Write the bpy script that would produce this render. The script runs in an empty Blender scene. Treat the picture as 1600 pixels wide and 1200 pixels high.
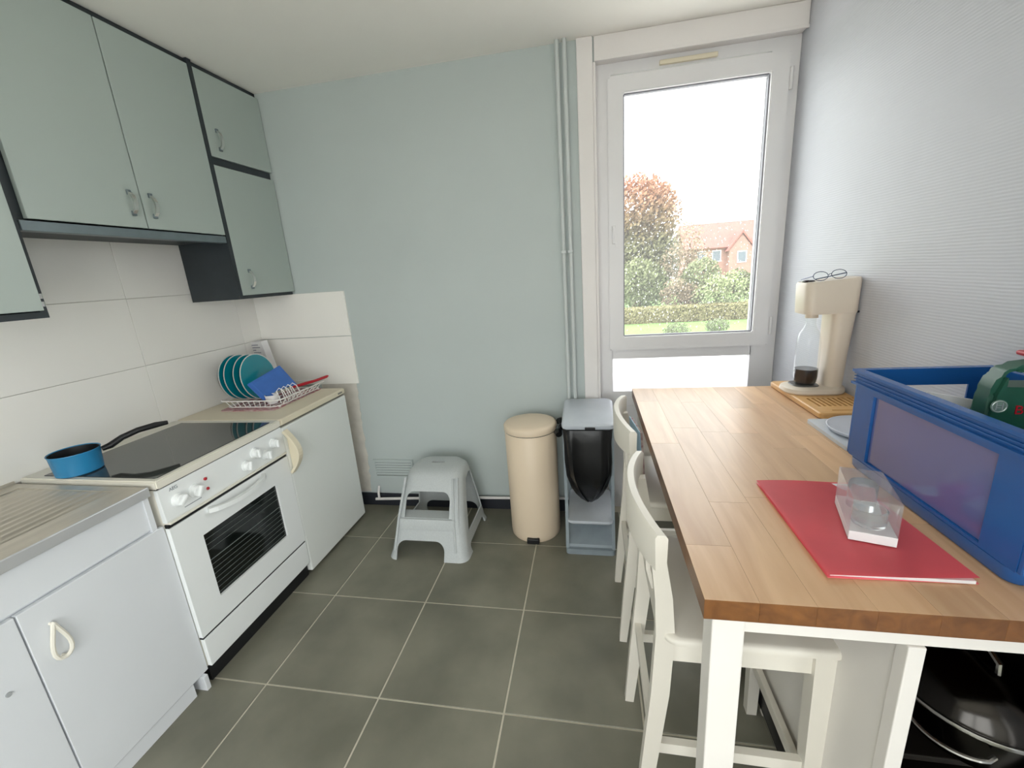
import bpy, bmesh, math, random
from mathutils import Vector, Matrix
random.seed(7)
PI = math.pi
SC = bpy.context.scene
COL = SC.collection

# ------------------------------------------------------------------ camera
cam_d = bpy.data.cameras.new('camera')
cam = bpy.data.objects.new('camera', cam_d); COL.objects.link(cam)
YAW, PITCH, ROLL = 0.1927, -0.2569, -0.0709
fwd = Vector((-math.sin(YAW)*math.cos(PITCH), math.cos(YAW)*math.cos(PITCH), math.sin(PITCH)))
rgt = Vector((math.cos(YAW), math.sin(YAW), 0)); upv = rgt.cross(fwd)
r2 = math.cos(ROLL)*rgt + math.sin(ROLL)*upv
u2 = -math.sin(ROLL)*rgt + math.cos(ROLL)*upv
cam.matrix_world = Matrix(((r2.x, u2.x, -fwd.x, 2.0463), (r2.y, u2.y, -fwd.y, -2.3602),
                           (r2.z, u2.z, -fwd.z, 1.4474), (0, 0, 0, 1)))
cam_d.sensor_width = 36; cam_d.lens = 666.3/1600*36
cam_d.clip_start = 0.02; cam_d.clip_end = 400
SC.camera = cam

# ------------------------------------------------------------------ world, exposure
W = bpy.data.worlds.new('overcast_sky'); SC.world = W; W.use_nodes = True
bg = W.node_tree.nodes['Background']
bg.inputs['Color'].default_value = (0.975, 0.98, 0.985, 1)
bg.inputs['Strength'].default_value = 3.2
SC.view_settings.view_transform = 'Standard'; SC.view_settings.look = 'None'
SC.view_settings.exposure = 0.9; SC.view_settings.gamma = 1.0
SC.view_settings.use_curve_mapping = False
SC.cycles.use_denoising = True
SC.cycles.max_bounces = 9; SC.cycles.diffuse_bounces = 6; SC.cycles.glossy_bounces = 4; SC.cycles.adaptive_threshold = .02; SC.cycles.transparent_max_bounces = 16
SC.cycles.sample_clamp_indirect = 6.0

def portal(name, loc, sx, sz, rot):          # sampling guide for the sky seen through a window, gives no light of its own
    l = bpy.data.lights.new(name, 'AREA'); l.shape = 'RECTANGLE'; l.size = sx; l.size_y = sz
    l.cycles.is_portal = True
    o = bpy.data.objects.new(name, l); COL.objects.link(o); o.location = loc; o.rotation_euler = rot
portal('window_portal', (2.53, 0.14, 1.55), 0.86, 1.62, (-PI/2, 0, 0))
portal('rear_window_portal', (1.6, -3.66, 1.25), 1.7, 1.9, (PI/2, 0, 0))
portal('side_door_portal', (3.05, -3.025, 1.12), 2.1, .93, (0, PI/2, 0))

# ------------------------------------------------------------------ materials
def lin(h):
    h = h.lstrip('#'); c = [int(h[i:i+2], 16)/255 for i in (0, 2, 4)]
    return tuple(x/12.92 if x <= .04045 else ((x+.055)/1.055)**2.4 for x in c) + (1,)
MATS = {}
def M(name, col, rough=.5, metal=0., var=0., vscale=6., bump=0., bscale=80., spec=.5, coat=0., col2=None, rnd=0., stretch=(1, 1, 1)):
    if name in MATS: return MATS[name]
    m = bpy.data.materials.new(name); m.use_nodes = True; nt = m.node_tree; N = nt.nodes; L = nt.links
    b = N['Principled BSDF']
    b.inputs['Roughness'].default_value = rough; b.inputs['Metallic'].default_value = metal
    b.inputs['Specular IOR Level'].default_value = spec; b.inputs['Coat Weight'].default_value = coat
    c = lin(col)
    geo = N.new('ShaderNodeNewGeometry')
    mp = N.new('ShaderNodeMapping'); mp.inputs['Scale'].default_value = stretch
    L.new(geo.outputs['Position'], mp.inputs['Vector'])
    vec = mp.outputs['Vector']
    if var or col2:
        n = N.new('ShaderNodeTexNoise'); n.inputs['Scale'].default_value = vscale; n.inputs['Detail'].default_value = 5
        L.new(vec, n.inputs['Vector'])
        rp = N.new('ShaderNodeValToRGB'); rp.color_ramp.elements[0].position = .32; rp.color_ramp.elements[1].position = .68
        if col2: a0, a1 = c, lin(col2)
        else:
            a0 = tuple(x*(1-var) for x in c[:3]) + (1,); a1 = tuple(min(1, x*(1+var)) for x in c[:3]) + (1,)
        rp.color_ramp.elements[0].color = a0; rp.color_ramp.elements[1].color = a1
        L.new(n.outputs['Fac'], rp.inputs['Fac']); src = rp.outputs['Color']
    else:
        rgb = N.new('ShaderNodeRGB'); rgb.outputs[0].default_value = c; src = rgb.outputs[0]
    if rnd:
        oi = N.new('ShaderNodeObjectInfo'); mr = N.new('ShaderNodeMapRange')
        mr.inputs['To Min'].default_value = 1-rnd; mr.inputs['To Max'].default_value = 1+rnd
        L.new(oi.outputs['Random'], mr.inputs['Value'])
        mx = N.new('ShaderNodeVectorMath'); mx.operation = 'SCALE'
        L.new(src, mx.inputs[0]); L.new(mr.outputs[0], mx.inputs['Scale']); src = mx.outputs[0]
    L.new(src, b.inputs['Base Color'])
    if bump:
        n2 = N.new('ShaderNodeTexNoise'); n2.inputs['Scale'].default_value = bscale; n2.inputs['Detail'].default_value = 3
        L.new(vec, n2.inputs['Vector'])
        bp = N.new('ShaderNodeBump'); bp.inputs['Strength'].default_value = bump; bp.inputs['Distance'].default_value = .002
        L.new(n2.outputs['Fac'], bp.inputs['Height']); L.new(bp.outputs[0], b.inputs['Normal'])
    MATS[name] = m; return m

def clear_mat(name, tint=(1, 1, 1, 1), rough=.02, ior=1.45, haze=0.):
    """thin clear sheet: fresnel reflection over straight transmission, with an optional milky film"""
    m = bpy.data.materials.new(name); m.use_nodes = True; nt = m.node_tree; N = nt.nodes; L = nt.links
    N.remove(N['Principled BSDF']); out = N['Material Output']
    tr = N.new('ShaderNodeBsdfTransparent'); tr.inputs[0].default_value = tint
    gl = N.new('ShaderNodeBsdfGlossy'); gl.inputs['Roughness'].default_value = rough
    fr = N.new('ShaderNodeFresnel'); fr.inputs['IOR'].default_value = ior
    gm = N.new('ShaderNodeNewGeometry'); inv = N.new('ShaderNodeMath'); inv.operation = 'SUBTRACT'; inv.inputs[0].default_value = 1.
    L.new(gm.outputs['Backfacing'], inv.inputs[1]); ml = N.new('ShaderNodeMath'); ml.operation = 'MULTIPLY'
    L.new(inv.outputs[0], ml.inputs[0]); L.new(fr.outputs[0], ml.inputs[1])      # reflect on the entry face only
    mx = N.new('ShaderNodeMixShader'); L.new(ml.outputs[0], mx.inputs[0]); L.new(tr.outputs[0], mx.inputs[1]); L.new(gl.outputs[0], mx.inputs[2])
    last = mx
    if haze:
        tl = N.new('ShaderNodeBsdfTranslucent'); tl.inputs[0].default_value = (.95, .95, .97, 1)
        df = N.new('ShaderNodeBsdfDiffuse'); df.inputs[0].default_value = (.9, .9, .92, 1)
        ad = N.new('ShaderNodeMixShader'); ad.inputs[0].default_value = .2
        L.new(tl.outputs[0], ad.inputs[1]); L.new(df.outputs[0], ad.inputs[2])
        m2 = N.new('ShaderNodeMixShader'); m2.inputs[0].default_value = haze
        L.new(mx.outputs[0], m2.inputs[1]); L.new(ad.outputs[0], m2.inputs[2]); last = m2
    L.new(last.outputs[0], out.inputs['Surface']); MATS[name] = m
    return m

def ribbed_wall():
    m = M('ribbed_wallpaper', 'BFC1C8', .55, var=.02, vscale=1.5)
    nt = m.node_tree; N = nt.nodes; L = nt.links; b = N['Principled BSDF']
    geo = N.new('ShaderNodeNewGeometry'); sx = N.new('ShaderNodeSeparateXYZ'); L.new(geo.outputs['Position'], sx.inputs[0])
    nz = N.new('ShaderNodeTexNoise'); nz.inputs['Scale'].default_value = 9; L.new(geo.outputs['Position'], nz.inputs['Vector'])
    mul = N.new('ShaderNodeMath'); mul.operation = 'MULTIPLY'; mul.inputs[1].default_value = 2*PI/.0085
    L.new(sx.outputs['Z'], mul.inputs[0])
    add = N.new('ShaderNodeMath'); add.operation = 'MULTIPLY_ADD'; add.inputs[1].default_value = 3.0
    L.new(nz.outputs['Fac'], add.inputs[0]); L.new(mul.outputs[0], add.inputs[2])
    sn = N.new('ShaderNodeMath'); sn.operation = 'SINE'; L.new(add.outputs[0], sn.inputs[0])
    n3 = N.new('ShaderNodeTexNoise'); n3.inputs['Scale'].default_value = 3.5; L.new(geo.outputs['Position'], n3.inputs['Vector'])
    s2 = N.new('ShaderNodeMath'); s2.operation = 'MULTIPLY_ADD'; s2.inputs[1].default_value = 6.0
    L.new(n3.outputs['Fac'], s2.inputs[0]); L.new(sn.outputs[0], s2.inputs[2])
    bp = N.new('ShaderNodeBump'); bp.inputs['Strength'].default_value = .22; bp.inputs['Distance'].default_value = .001
    L.new(s2.outputs[0], bp.inputs['Height']); L.new(bp.outputs[0], b.inputs['Normal'])
    return m

def oak(name, edge=False):
    m = bpy.data.materials.new(name); m.use_nodes = True; nt = m.node_tree; N = nt.nodes; L = nt.links
    b = N['Principled BSDF']; b.inputs['Roughness'].default_value = .34; b.inputs['Specular IOR Level'].default_value = .5
    geo = N.new('ShaderNodeNewGeometry'); oi = N.new('ShaderNodeObjectInfo')
    of = N.new('ShaderNodeVectorMath'); of.operation = 'SCALE'; of.inputs[0].default_value = (7, 13, 5)
    L.new(oi.outputs['Random'], of.inputs['Scale'])
    ad = N.new('ShaderNodeVectorMath'); L.new(geo.outputs['Position'], ad.inputs[0]); L.new(of.outputs[0], ad.inputs[1])
    mp = N.new('ShaderNodeMapping'); mp.inputs['Scale'].default_value = (9, .9, 9); L.new(ad.outputs[0], mp.inputs['Vector'])
    n = N.new('ShaderNodeTexNoise'); n.inputs['Scale'].default_value = 3; n.inputs['Detail'].default_value = 6; n.inputs['Distortion'].default_value = .8
    L.new(mp.outputs[0], n.inputs['Vector'])
    rp = N.new('ShaderNodeValToRGB'); e = rp.color_ramp.elements
    e[0].position = .3; e[1].position = .72
    e[0].color = lin('C89F78' if not edge else '623C1C'); e[1].color = lin('DBB68E' if not edge else '84562C')
    L.new(n.outputs['Fac'], rp.inputs['Fac'])
    mr = N.new('ShaderNodeMapRange'); mr.inputs['To Min'].default_value = .84; mr.inputs['To Max'].default_value = 1.06
    L.new(oi.outputs['Random'], mr.inputs['Value'])
    mx = N.new('ShaderNodeVectorMath'); mx.operation = 'SCALE'; L.new(rp.outputs[0], mx.inputs[0]); L.new(mr.outputs[0], mx.inputs['Scale'])
    L.new(mx.outputs[0], b.inputs['Base Color'])
    bp = N.new('ShaderNodeBump'); bp.inputs['Strength'].default_value = .25; bp.inputs['Distance'].default_value = .001
    L.new(n.outputs['Fac'], bp.inputs['Height']); L.new(bp.outputs[0], b.inputs['Normal'])
    MATS[name] = m; return m

def leaf_mat(name, low, high, z0, z1):
    m = bpy.data.materials.new(name); m.use_nodes = True; nt = m.node_tree; N = nt.nodes; L = nt.links
    b = N['Principled BSDF']; b.inputs['Roughness'].default_value = .6
    geo = N.new('ShaderNodeNewGeometry'); sx = N.new('ShaderNodeSeparateXYZ'); L.new(geo.outputs['Position'], sx.inputs[0])
    mr = N.new('ShaderNodeMapRange'); mr.inputs['From Min'].default_value = z0; mr.inputs['From Max'].default_value = z1
    nz = N.new('ShaderNodeTexNoise'); nz.inputs['Scale'].default_value = .8; nz.inputs['Detail'].default_value = 4; L.new(geo.outputs['Position'], nz.inputs['Vector'])
    ma = N.new('ShaderNodeMath'); ma.operation = 'MULTIPLY_ADD'; ma.inputs[1].default_value = 3.; L.new(nz.outputs['Fac'], ma.inputs[0]); L.new(sx.outputs['Z'], ma.inputs[2])
    L.new(ma.outputs[0], mr.inputs['Value'])
    rp = N.new('ShaderNodeValToRGB'); rp.color_ramp.elements[0].color = lin(low); rp.color_ramp.elements[1].color = lin(high)
    L.new(mr.outputs[0], rp.inputs['Fac']); L.new(rp.outputs[0], b.inputs['Base Color'])
    MATS[name] = m; return m

# ------------------------------------------------------------------ mesh helpers
ORG = {}
def nb(): return bmesh.new()
def box(bm, x0, x1, y0, y1, z0, z1, bev=0., seg=2):
    vs = [bm.verts.new(p) for p in ((x0,y0,z0),(x1,y0,z0),(x1,y1,z0),(x0,y1,z0),(x0,y0,z1),(x1,y0,z1),(x1,y1,z1),(x0,y1,z1))]
    fs = [bm.faces.new([vs[i] for i in f]) for f in ((3,2,1,0),(4,5,6,7),(0,1,5,4),(1,2,6,5),(2,3,7,6),(3,0,4,7))]
    if bev:
        ed = list({e for f in fs for e in f.edges})
        bmesh.ops.bevel(bm, geom=ed, offset=bev, segments=seg, profile=.5, affect='EDGES')
def loft(bm, rings, cap=True, close=True, caps=None):
    R = [[bm.verts.new(p) for p in r] for r in rings]
    n = len(R[0])
    for a, b in zip(R[:-1], R[1:]):
        for i in range(n if close else n-1):
            j = (i+1) % n
            bm.faces.new((a[i], a[j], b[j], b[i]))
    c0, c1 = caps if caps else (cap, cap)
    if c0: bm.faces.new(R[0][::-1])
    if c1: bm.faces.new(R[-1])
    return R
def rrect(x0, x1, y0, y1, z, r, n=5):
    out = []
    for cx, cy, a0 in ((x1-r, y1-r, 0), (x0+r, y1-r, PI/2), (x0+r, y0+r, PI), (x1-r, y0+r, 3*PI/2)):
        for k in range(n+1):
            a = a0 + k*PI/2/n; out.append((cx+r*math.cos(a), cy+r*math.sin(a), z))
    return out
def circ(cx, cy, r, z, n=32): return [(cx+r*math.cos(2*PI*i/n), cy+r*math.sin(2*PI*i/n), z) for i in range(n)]
def lathe(bm, prof, cx=0, cy=0, n=32, cap=(True, True)):
    loft(bm, [circ(cx, cy, max(r, 1e-4), z, n) for r, z in prof], caps=cap)
def tube(bm, pts, r, n=8, closed=False, sect=None, ref=(0, 0, 1)):
    """round tube, or a bar of section sect=(along side, along ref) through the points"""
    P = [Vector(p) for p in pts]; rings = []; ref = Vector(ref); prev = None
    for i, p in enumerate(P):
        if closed: t = P[(i+1) % len(P)]-P[i-1]
        else: t = P[min(i+1, len(P)-1)]-P[max(i-1, 0)]
        t.normalize()
        if sect is None:
            s = t.cross(ref) if prev is None else prev-t*prev.dot(t)
            if s.length < 1e-4: s = t.cross(Vector((1, 0, 0)))
            if s.length < 1e-4: s = t.cross(Vector((0, 1, 0)))
            s.normalize(); prev = s.copy(); b = t.cross(s)
            rr = r[i] if isinstance(r, (list, tuple)) else r
            rings.append([p+rr*(math.cos(2*PI*k/n)*s+math.sin(2*PI*k/n)*b) for k in range(n)])
        else:
            s = t.cross(ref)
            if s.length < 1e-4: s = Vector((1, 0, 0))
            s.normalize(); b = s.cross(t).normalized()
            w, h = sect[i] if isinstance(sect, list) else sect
            rings.append([p+s*a*w/2+b*c*h/2 for a, c in ((1, 1), (-1, 1), (-1, -1), (1, -1))])
    if closed: rings.append(rings[0])
    loft(bm, rings, cap=not closed)
    if closed: bmesh.ops.remove_doubles(bm, verts=bm.verts[:], dist=1e-6)
def prism(bm, poly, axis, a, b):
    """polygon of 2-D points extruded along axis: x -> (y,z), y -> (x,z), z -> (x,y)"""
    def P(u, v, w): return {'x': (w, u, v), 'y': (u, w, v), 'z': (u, v, w)}[axis]
    A = [bm.verts.new(P(u, v, a)) for u, v in poly]; B = [bm.verts.new(P(u, v, b)) for u, v in poly]
    n = len(poly)
    bm.faces.new(A[::-1]); bm.faces.new(B)
    for i in range(n): bm.faces.new((A[i], A[(i+1) % n], B[(i+1) % n], B[i]))
def frame(bm, axis, u0, u1, v0, v1, wl, wr, wb, wt, a, b, bev=0):
    """rectangular frame lying across axis, bars of width wl, wr, wb, wt"""
    def bx(p, q, s, t):
        if p >= q or s >= t: return
        if axis == 'y': box(bm, p, q, a, b, s, t, bev)
        elif axis == 'x': box(bm, a, b, p, q, s, t, bev)
        else: box(bm, p, q, s, t, a, b, bev)
    outer = [(u0, v0), (u1, v0), (u1, v1), (u0, v1)]; inner = [(u0+wl, v0+wb), (u1-wr, v0+wb), (u1-wr, v1-wt), (u0+wl, v1-wt)]
    def P(u, v, w): return {'x': (w, u, v), 'y': (u, w, v), 'z': (u, v, w)}[axis]
    rs = [[bm.verts.new(P(u, v, w)) for u, v in ring] for ring, w in ((outer, a), (outer, b), (inner, b), (inner, a))]
    for k in range(4):
        A, B = rs[k], rs[(k+1) % 4]
        for i in range(4): bm.faces.new((A[i], A[(i+1) % 4], B[(i+1) % 4], B[i]))
def obj(name, bm, mat, parent=None, smooth=False, ang=.7):
    off = ORG.get(parent.name, Vector((0, 0, 0))) if parent else Vector((0, 0, 0))
    bmesh.ops.recalc_face_normals(bm, faces=bm.faces[:])
    if off.length: bmesh.ops.translate(bm, verts=bm.verts[:], vec=-off)
    if smooth:
        for f in bm.faces: f.smooth = True
        for e in bm.edges:
            if len(e.link_faces) == 2 and e.calc_face_angle(0) > ang: e.smooth = False
    me = bpy.data.meshes.new(name); bm.to_mesh(me); bm.free()
    me.materials.append(mat)
    o = bpy.data.objects.new(name, me); COL.objects.link(o)
    if parent: o.parent = parent; ORG[o.name] = off
    return o
def thing(name, label, cat, loc=(0, 0, 0), rotz=0., group=None, local=False, kind=None):
    o = bpy.data.objects.new(name, None); COL.objects.link(o); o.empty_display_size = .1
    o.location = loc; o.rotation_euler = (0, 0, rotz)
    if label: o['label'] = label
    if cat: o['category'] = cat
    if group: o['group'] = group
    if kind: o['kind'] = kind
    ORG[o.name] = Vector((0, 0, 0)) if (local or rotz) else Vector(loc)
    return o
def tag(o, label, cat, group=None):
    o['label'] = label; o['category'] = cat
    if group: o['group'] = group
    return o
def struct(o): o['kind'] = 'structure'; return o
def bx(name, mat, parent, *a, bev=0.): 
    bm = nb(); box(bm, *a, bev=bev); return obj(name, bm, mat, parent)
def text(name, body, size, mat, parent, mtx, depth=.0004):
    cu = bpy.data.curves.new(name, 'FONT'); cu.body = body; cu.size = size; cu.extrude = depth; cu.align_x = 'CENTER'; cu.align_y = 'CENTER'
    t = bpy.data.objects.new(name, cu); COL.objects.link(t)
    dg = bpy.context.evaluated_depsgraph_get(); me = bpy.data.meshes.new_from_object(t.evaluated_get(dg))
    bpy.data.objects.remove(t); bm = nb(); bm.from_mesh(me); bmesh.ops.transform(bm, matrix=mtx, verts=bm.verts[:])
    return obj(name, bm, mat, parent)
def boolean(base, cutters, op='DIFFERENCE'):
    """cut temporary bmeshes out of a bmesh and hand back the result"""
    me = bpy.data.meshes.new('tmp'); bmesh.ops.recalc_face_normals(base, faces=base.faces[:]); base.to_mesh(me); base.free()
    o = bpy.data.objects.new('tmp', me); COL.objects.link(o); tmp = []
    for c in cutters:
        o_op = op
        if isinstance(c, tuple): c, o_op = c
        bmesh.ops.recalc_face_normals(c, faces=c.faces[:])
        m2 = bpy.data.meshes.new('tmpc'); c.to_mesh(m2); c.free(); oc = bpy.data.objects.new('tmpc', m2); COL.objects.link(oc); tmp.append(oc)
        md = o.modifiers.new('b', 'BOOLEAN'); md.operation = o_op; md.object = oc; md.solver = 'EXACT'
    dg = bpy.context.evaluated_depsgraph_get(); dg.update()
    me2 = bpy.data.meshes.new_from_object(o.evaluated_get(dg))
    bm = nb(); bm.from_mesh(me2)
    for q in tmp+[o]: bpy.data.objects.remove(q)
    return bm

# ------------------------------------------------------------------ palette
m_wall = M('wall_paint', 'BBC4C3', .6, var=.02, vscale=2, bump=.15, bscale=160)
m_pipe = M('pipe_paint', 'C6CCCB', .45)
m_ceil = M('ceiling_paint', 'F4F1EB', .8, var=.02, vscale=2, bump=.1, bscale=120)
m_wallr = ribbed_wall()
m_white = M('white_lacquer', 'DCDFE3', .38, var=.015, vscale=3)
m_trim = M('white_trim_paint', 'E6E2E0', .45, var=.02, vscale=4)
m_pvc = M('white_window_plastic', 'E4E3E4', .35, var=.01)
m_tile = M('glazed_wall_tile', 'F0EEE9', .2, var=.015, vscale=2, rnd=.015, bump=.03, bscale=12)
m_grout = M('tile_grout', 'D2CFC8', .85)
m_plaster = M('rough_plaster', 'D0CBC3', .85, var=.08, vscale=14, bump=.5, bscale=40)
m_floor = M('slate_floor_tile', '6A695C', .42, col2='858274', vscale=3.2, rnd=.05, bump=.25, bscale=30)
m_fgrout = M('floor_grout', 'CBC5B4', .9, var=.06, vscale=30)
m_cabd = M('grey_green_door', 'ADB8B3', .34, var=.02, vscale=2)
m_dark = M('charcoal_board', '2C3338', .5, var=.1, vscale=10)
m_rail = M('grey_rail', '6F7B80', .35, metal=.3, var=.06, vscale=20)
m_chrome = M('brushed_metal', 'D6D6D2', .2, metal=1.)
m_steel = M('stainless_steel', 'D0C9BC', .36, metal=.6, var=.08, vscale=5, stretch=(8, 1, 8))
m_cream = M('cream_plastic', 'E6DCC4', .4, var=.015)
m_creamw = M('cream_white_enamel', 'E6E2D6', .3, var=.01)
m_enamel = M('white_enamel', 'EFF2F2', .25, var=.01)
m_glassblk = M('black_ceramic_glass', '3E413F', .05, spec=.7, var=.05, vscale=40)
m_black = M('black_plastic', '141518', .45)
m_ovenglass = M('dark_oven_glass', '0C1211', .08, spec=.6)
m_red = M('red_plastic', 'B01226', .35)
m_blue_pan = M('blue_enamel', '2F86B8', .25, var=.03)
m_panin = M('black_nonstick', '17181A', .4)
m_teal = M('teal_glaze', '0B8494', .18, var=.04, vscale=12)
m_navy = M('navy_glaze', '10243F', .2)
m_rim = M('plate_rim_white', 'D8DAD6', .3)
m_bluebox = M('blue_plastic_board', '3F70C0', .35, var=.06, vscale=20)
m_wire = M('white_coated_wire', 'ECE9E6', .35)
m_paper = M('white_paper', 'E6E5E6', .7)
m_print = M('grey_print', '9A9AA4', .8)
m_grey = M('grey_stool_plastic', 'BEC3C4', .5, var=.05, vscale=160, bump=.1, bscale=200)
m_bin = M('cream_bin_enamel', 'E6D3BA', .42, var=.02, vscale=4)
m_greylid = M('pale_grey_plastic', 'C6CCD4', .4, var=.03, vscale=15)
m_greybin = M('grey_bin_plastic', '8C979E', .45, var=.06, vscale=20)
m_bag = M('black_bin_bag', '0E0F12', .32, bump=.6, bscale=25)
m_chair = M('ivory_lacquer', 'E2DDD2', .38, var=.015)
m_isl = M('warm_white_lacquer', 'E4E0DA', .4, var=.015)
m_oak = oak('oiled_oak'); m_oakedge = oak('oak_edge', True)
m_bamboo = M('bamboo', 'CFA268', .42, var=.08, vscale=6, stretch=(3, 30, 30))
m_redfold = M('red_card', 'F2727C', .4, var=.04, vscale=9)
m_crate = M('blue_crate_plastic', '1F5A9E', .26, var=.04, vscale=10, spec=.6)
m_green = M('green_tool_plastic', '1C4F3E', .4, var=.08, vscale=40)
m_silver = M('silver_print', 'B9C2C0', .35, metal=.6)
m_sodac = M('cream_machine_plastic', 'D8CCBC', .4, var=.015)
m_cola = M('dark_cola', '1C0C0A', .1)
m_pot = M('dark_polished_steel', '3C3A38', .16, metal=1., var=.1, vscale=8)
m_shelf = M('dark_shelf_steel', '2A2622', .3, metal=.6)
m_skirt = M('dark_skirting', '23262E', .55)
m_scale = M('pale_grey_glass', 'C2C8D0', .2)
m_clear = clear_mat('window_glass', (.97, .985, .98, 1), ior=1.4)
m_plastic = clear_mat('clear_plastic', (.95, .95, .95, 1), rough=.08, ior=1.75, haze=.1)
m_bottle = clear_mat('clear_bottle_plastic', (.96, .975, .975, 1), rough=.05, ior=1.42, haze=.06)
m_wetglare = clear_mat('wet_glare_glass', (.97, .985, .98, 1), ior=1.4, haze=.032)  # haze puts window glare into the pane; raindrops are modelled separately
m_frost = clear_mat('frosted_glass', (.95, .96, 1, 1), rough=.3, haze=.8)

# ------------------------------------------------------------------ room shell
RY = -3.6; H = 2.47; XR = 2.99; G = .4607; GX = .8053; GY = -.3617
floor = bx('floor', m_fgrout, None, -.1, XR+.1, RY-.1, .25, -.12, -.003); struct(floor)
xs = sorted({0.} | {XR} | {GX+i*G for i in range(-3, 7) if 0 < GX+i*G < XR})
ys = sorted({RY, 0.} | {GY+i*G for i in range(-10, 4) if RY < GY+i*G < 0})
meshes = {}
for i in range(len(xs)-1):
    for j in range(len(ys)-1):
        w, d = round(xs[i+1]-xs[i], 3), round(ys[j+1]-ys[j], 3)
        if (w, d) not in meshes:
            bm = nb(); box(bm, .0035, w-.0035, .0035, d-.0035, -.0032, 0, bev=.001, seg=1)
            t = obj('tile', bm, m_floor, floor); meshes[(w, d)] = t.data
        else:
            t = bpy.data.objects.new('tile', meshes[(w, d)]); COL.objects.link(t); t.parent = floor
        t.location = (xs[i], ys[j], 0)
struct(bx('ceiling', m_ceil, None, -.1, XR+.1, RY-.1, .25, H, H+.1))
wl = struct(bx('wall_left', m_grout, None, -.1, 0, RY-.1, .25, -.1, H))
# painted part of the left wall above and below the tiling is hidden by the units
bm = nb(); prism(bm, [(-.0, 0), (2.09, 0), (2.09, 2.43), (XR, 2.43), (XR, H), (0, H)], 'y', 0, .25)
wb = struct(obj('wall_back', bm, m_wall))
bm = nb(); frame(bm, 'x', RY-.1, .25, -.1, H, .2, 2.8, .15, H-2.2, XR, XR+.1); wr = struct(obj('wall_right', bm, m_wallr))
RX0, RX1, RZ0, RZ1 = .75, 2.45, .3, 2.2
bm = nb(); frame(bm, 'y', 0, XR, 0, H, RX0, XR-RX1, RZ0, H-RZ1, RY-.1, RY); struct(obj('wall_rear', bm, m_ceil))
w2 = thing('window_2', None, None, (1.5, RY, RZ0), kind='structure')
bm = nb(); frame(bm, 'y', RX0, RX1, RZ0, RZ1, .07, .07, .07, .07, RY-.08, RY-.02); obj('window_frame', bm, m_pvc, w2)
bx('mullion', m_pvc, w2, 1.56, 1.64, RY-.08, RY-.02, RZ0+.07, RZ1-.07)
for a, b in ((RX0+.07, 1.56), (1.64, RX1-.07)): bx('pane', m_clear, w2, a, b, RY-.055, RY-.05, RZ0+.07, RZ1-.07)

w3 = thing('door_1', None, None, (XR+.05, -3.025, .05), kind='structure')      # glazed door in the right wall behind the viewer
bm = nb(); frame(bm, 'x', -3.5, -2.55, .05, 2.2, .08, .08, .12, .08, XR+.02, XR+.08); obj('door_frame', bm, m_pvc, w3)
bx('pane', m_clear, w3, XR+.045, XR+.05, -3.42, -2.63, .17, 2.12)
# splashback tiles on the left wall and the return on the back wall
ycol = [0, -.151, -.751, -1.351, -1.951, -2.551]; zrow = [.836, 1.142, 1.448, 1.754]
tm = {}
for a, b in zip(ycol[:-1], ycol[1:]):
    for z0, z1 in zip(zrow[:-1], zrow[1:]):
        w = round(a-b, 3)
        if w not in tm:
            bm = nb(); box(bm, .0002, .008, -w+.0008, -.0008, .0008, .306-.0008, bev=.001, seg=1); t = obj('tile', bm, m_tile, wl); tm[w] = t.data
        else:
            t = bpy.data.objects.new('tile', tm[w]); COL.objects.link(t); t.parent = wl
        t.location = (0, a, z0)
for z0, z1 in ((.844, 1.1405), (1.1435, 1.407)):
    bx('tile', m_tile, wb, .0085, .62, -.012, -.0002, z0, z1, bev=.0012)
bm = nb(); pts = [(.36, .09), (.36, .843)]
k = 26
for i in range(k+1):
    z = .843-(.843-.095)*i/k
    pts.append((.604-.02*i/k+random.uniform(-.007, .007), z))
prism(bm, pts, 'y', -.005, -.0002); obj('plaster_strip', bm, m_plaster, wb)
struct(bx('baseboard_back', m_skirt, None, .005, 2.004, -.012, -.0005, .0005, .085))

# window trim, lintel board, window
t1 = bm = nb(); box(bm, 2.085, XR-.002, -.012, .12, 2.374, H-.001, bev=.003); box(bm, 2.085, XR-.002, -.018, -.008, 2.366, 2.378, bev=.002)
struct(obj('trim_1', bm, m_trim))
bm = nb(); box(bm, 2.004, 2.078, -.02, .02, .001, H-.001, bev=.004); struct(obj('trim_2', bm, m_trim))
bm = nb(); box(bm, 2.078, 2.0915, -.012, .12, .001, 2.366, bev=.003); struct(obj('trim_3', bm, m_trim))
w1 = thing('window_1', None, None, (2.54, .06, 0), kind='structure')
bm = nb()
frame(bm, 'y', 2.092, XR-.002, .66, 2.373, .07, .118, .085, .05, .05, .12)
box(bm, 2.16, 2.873, .05, .12, .935, 1.0); obj('frame', bm, m_pvc, w1)
bx('lower_panel', m_pvc, w1, 2.092, XR-.002, .055, .1, .002, .658, bev=.003)
bm = nb(); frame(bm, 'y', 2.145, 2.945, .985, 2.312, .075, .075, .075, .075, .03, .1); 
bmesh.ops.bevel(bm, geom=bm.edges[:], offset=.004, segments=2, affect='EDGES'); sash = obj('sash', bm, m_pvc, w1)
bm = nb(); frame(bm, 'y', 2.218, 2.872, 1.058, 2.239, .008, .008, .008, .008, .05, .07); obj('gasket', bm, M('grey_gasket', '8A8A92', .6), sash)
pane = bx('pane', m_wetglare, w1, 2.22, 2.87, .072, .078, 1.06, 2.237)
bx('pane', m_frost, w1, 2.162, 2.873, .078, .084, .745, .936)
bm = nb(); box(bm, 2.162, 2.18, .018, .03, 1.55, 1.64, bev=.004); box(bm, 2.164, 2.178, .0, .018, 1.618, 1.632, bev=.003)
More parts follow.
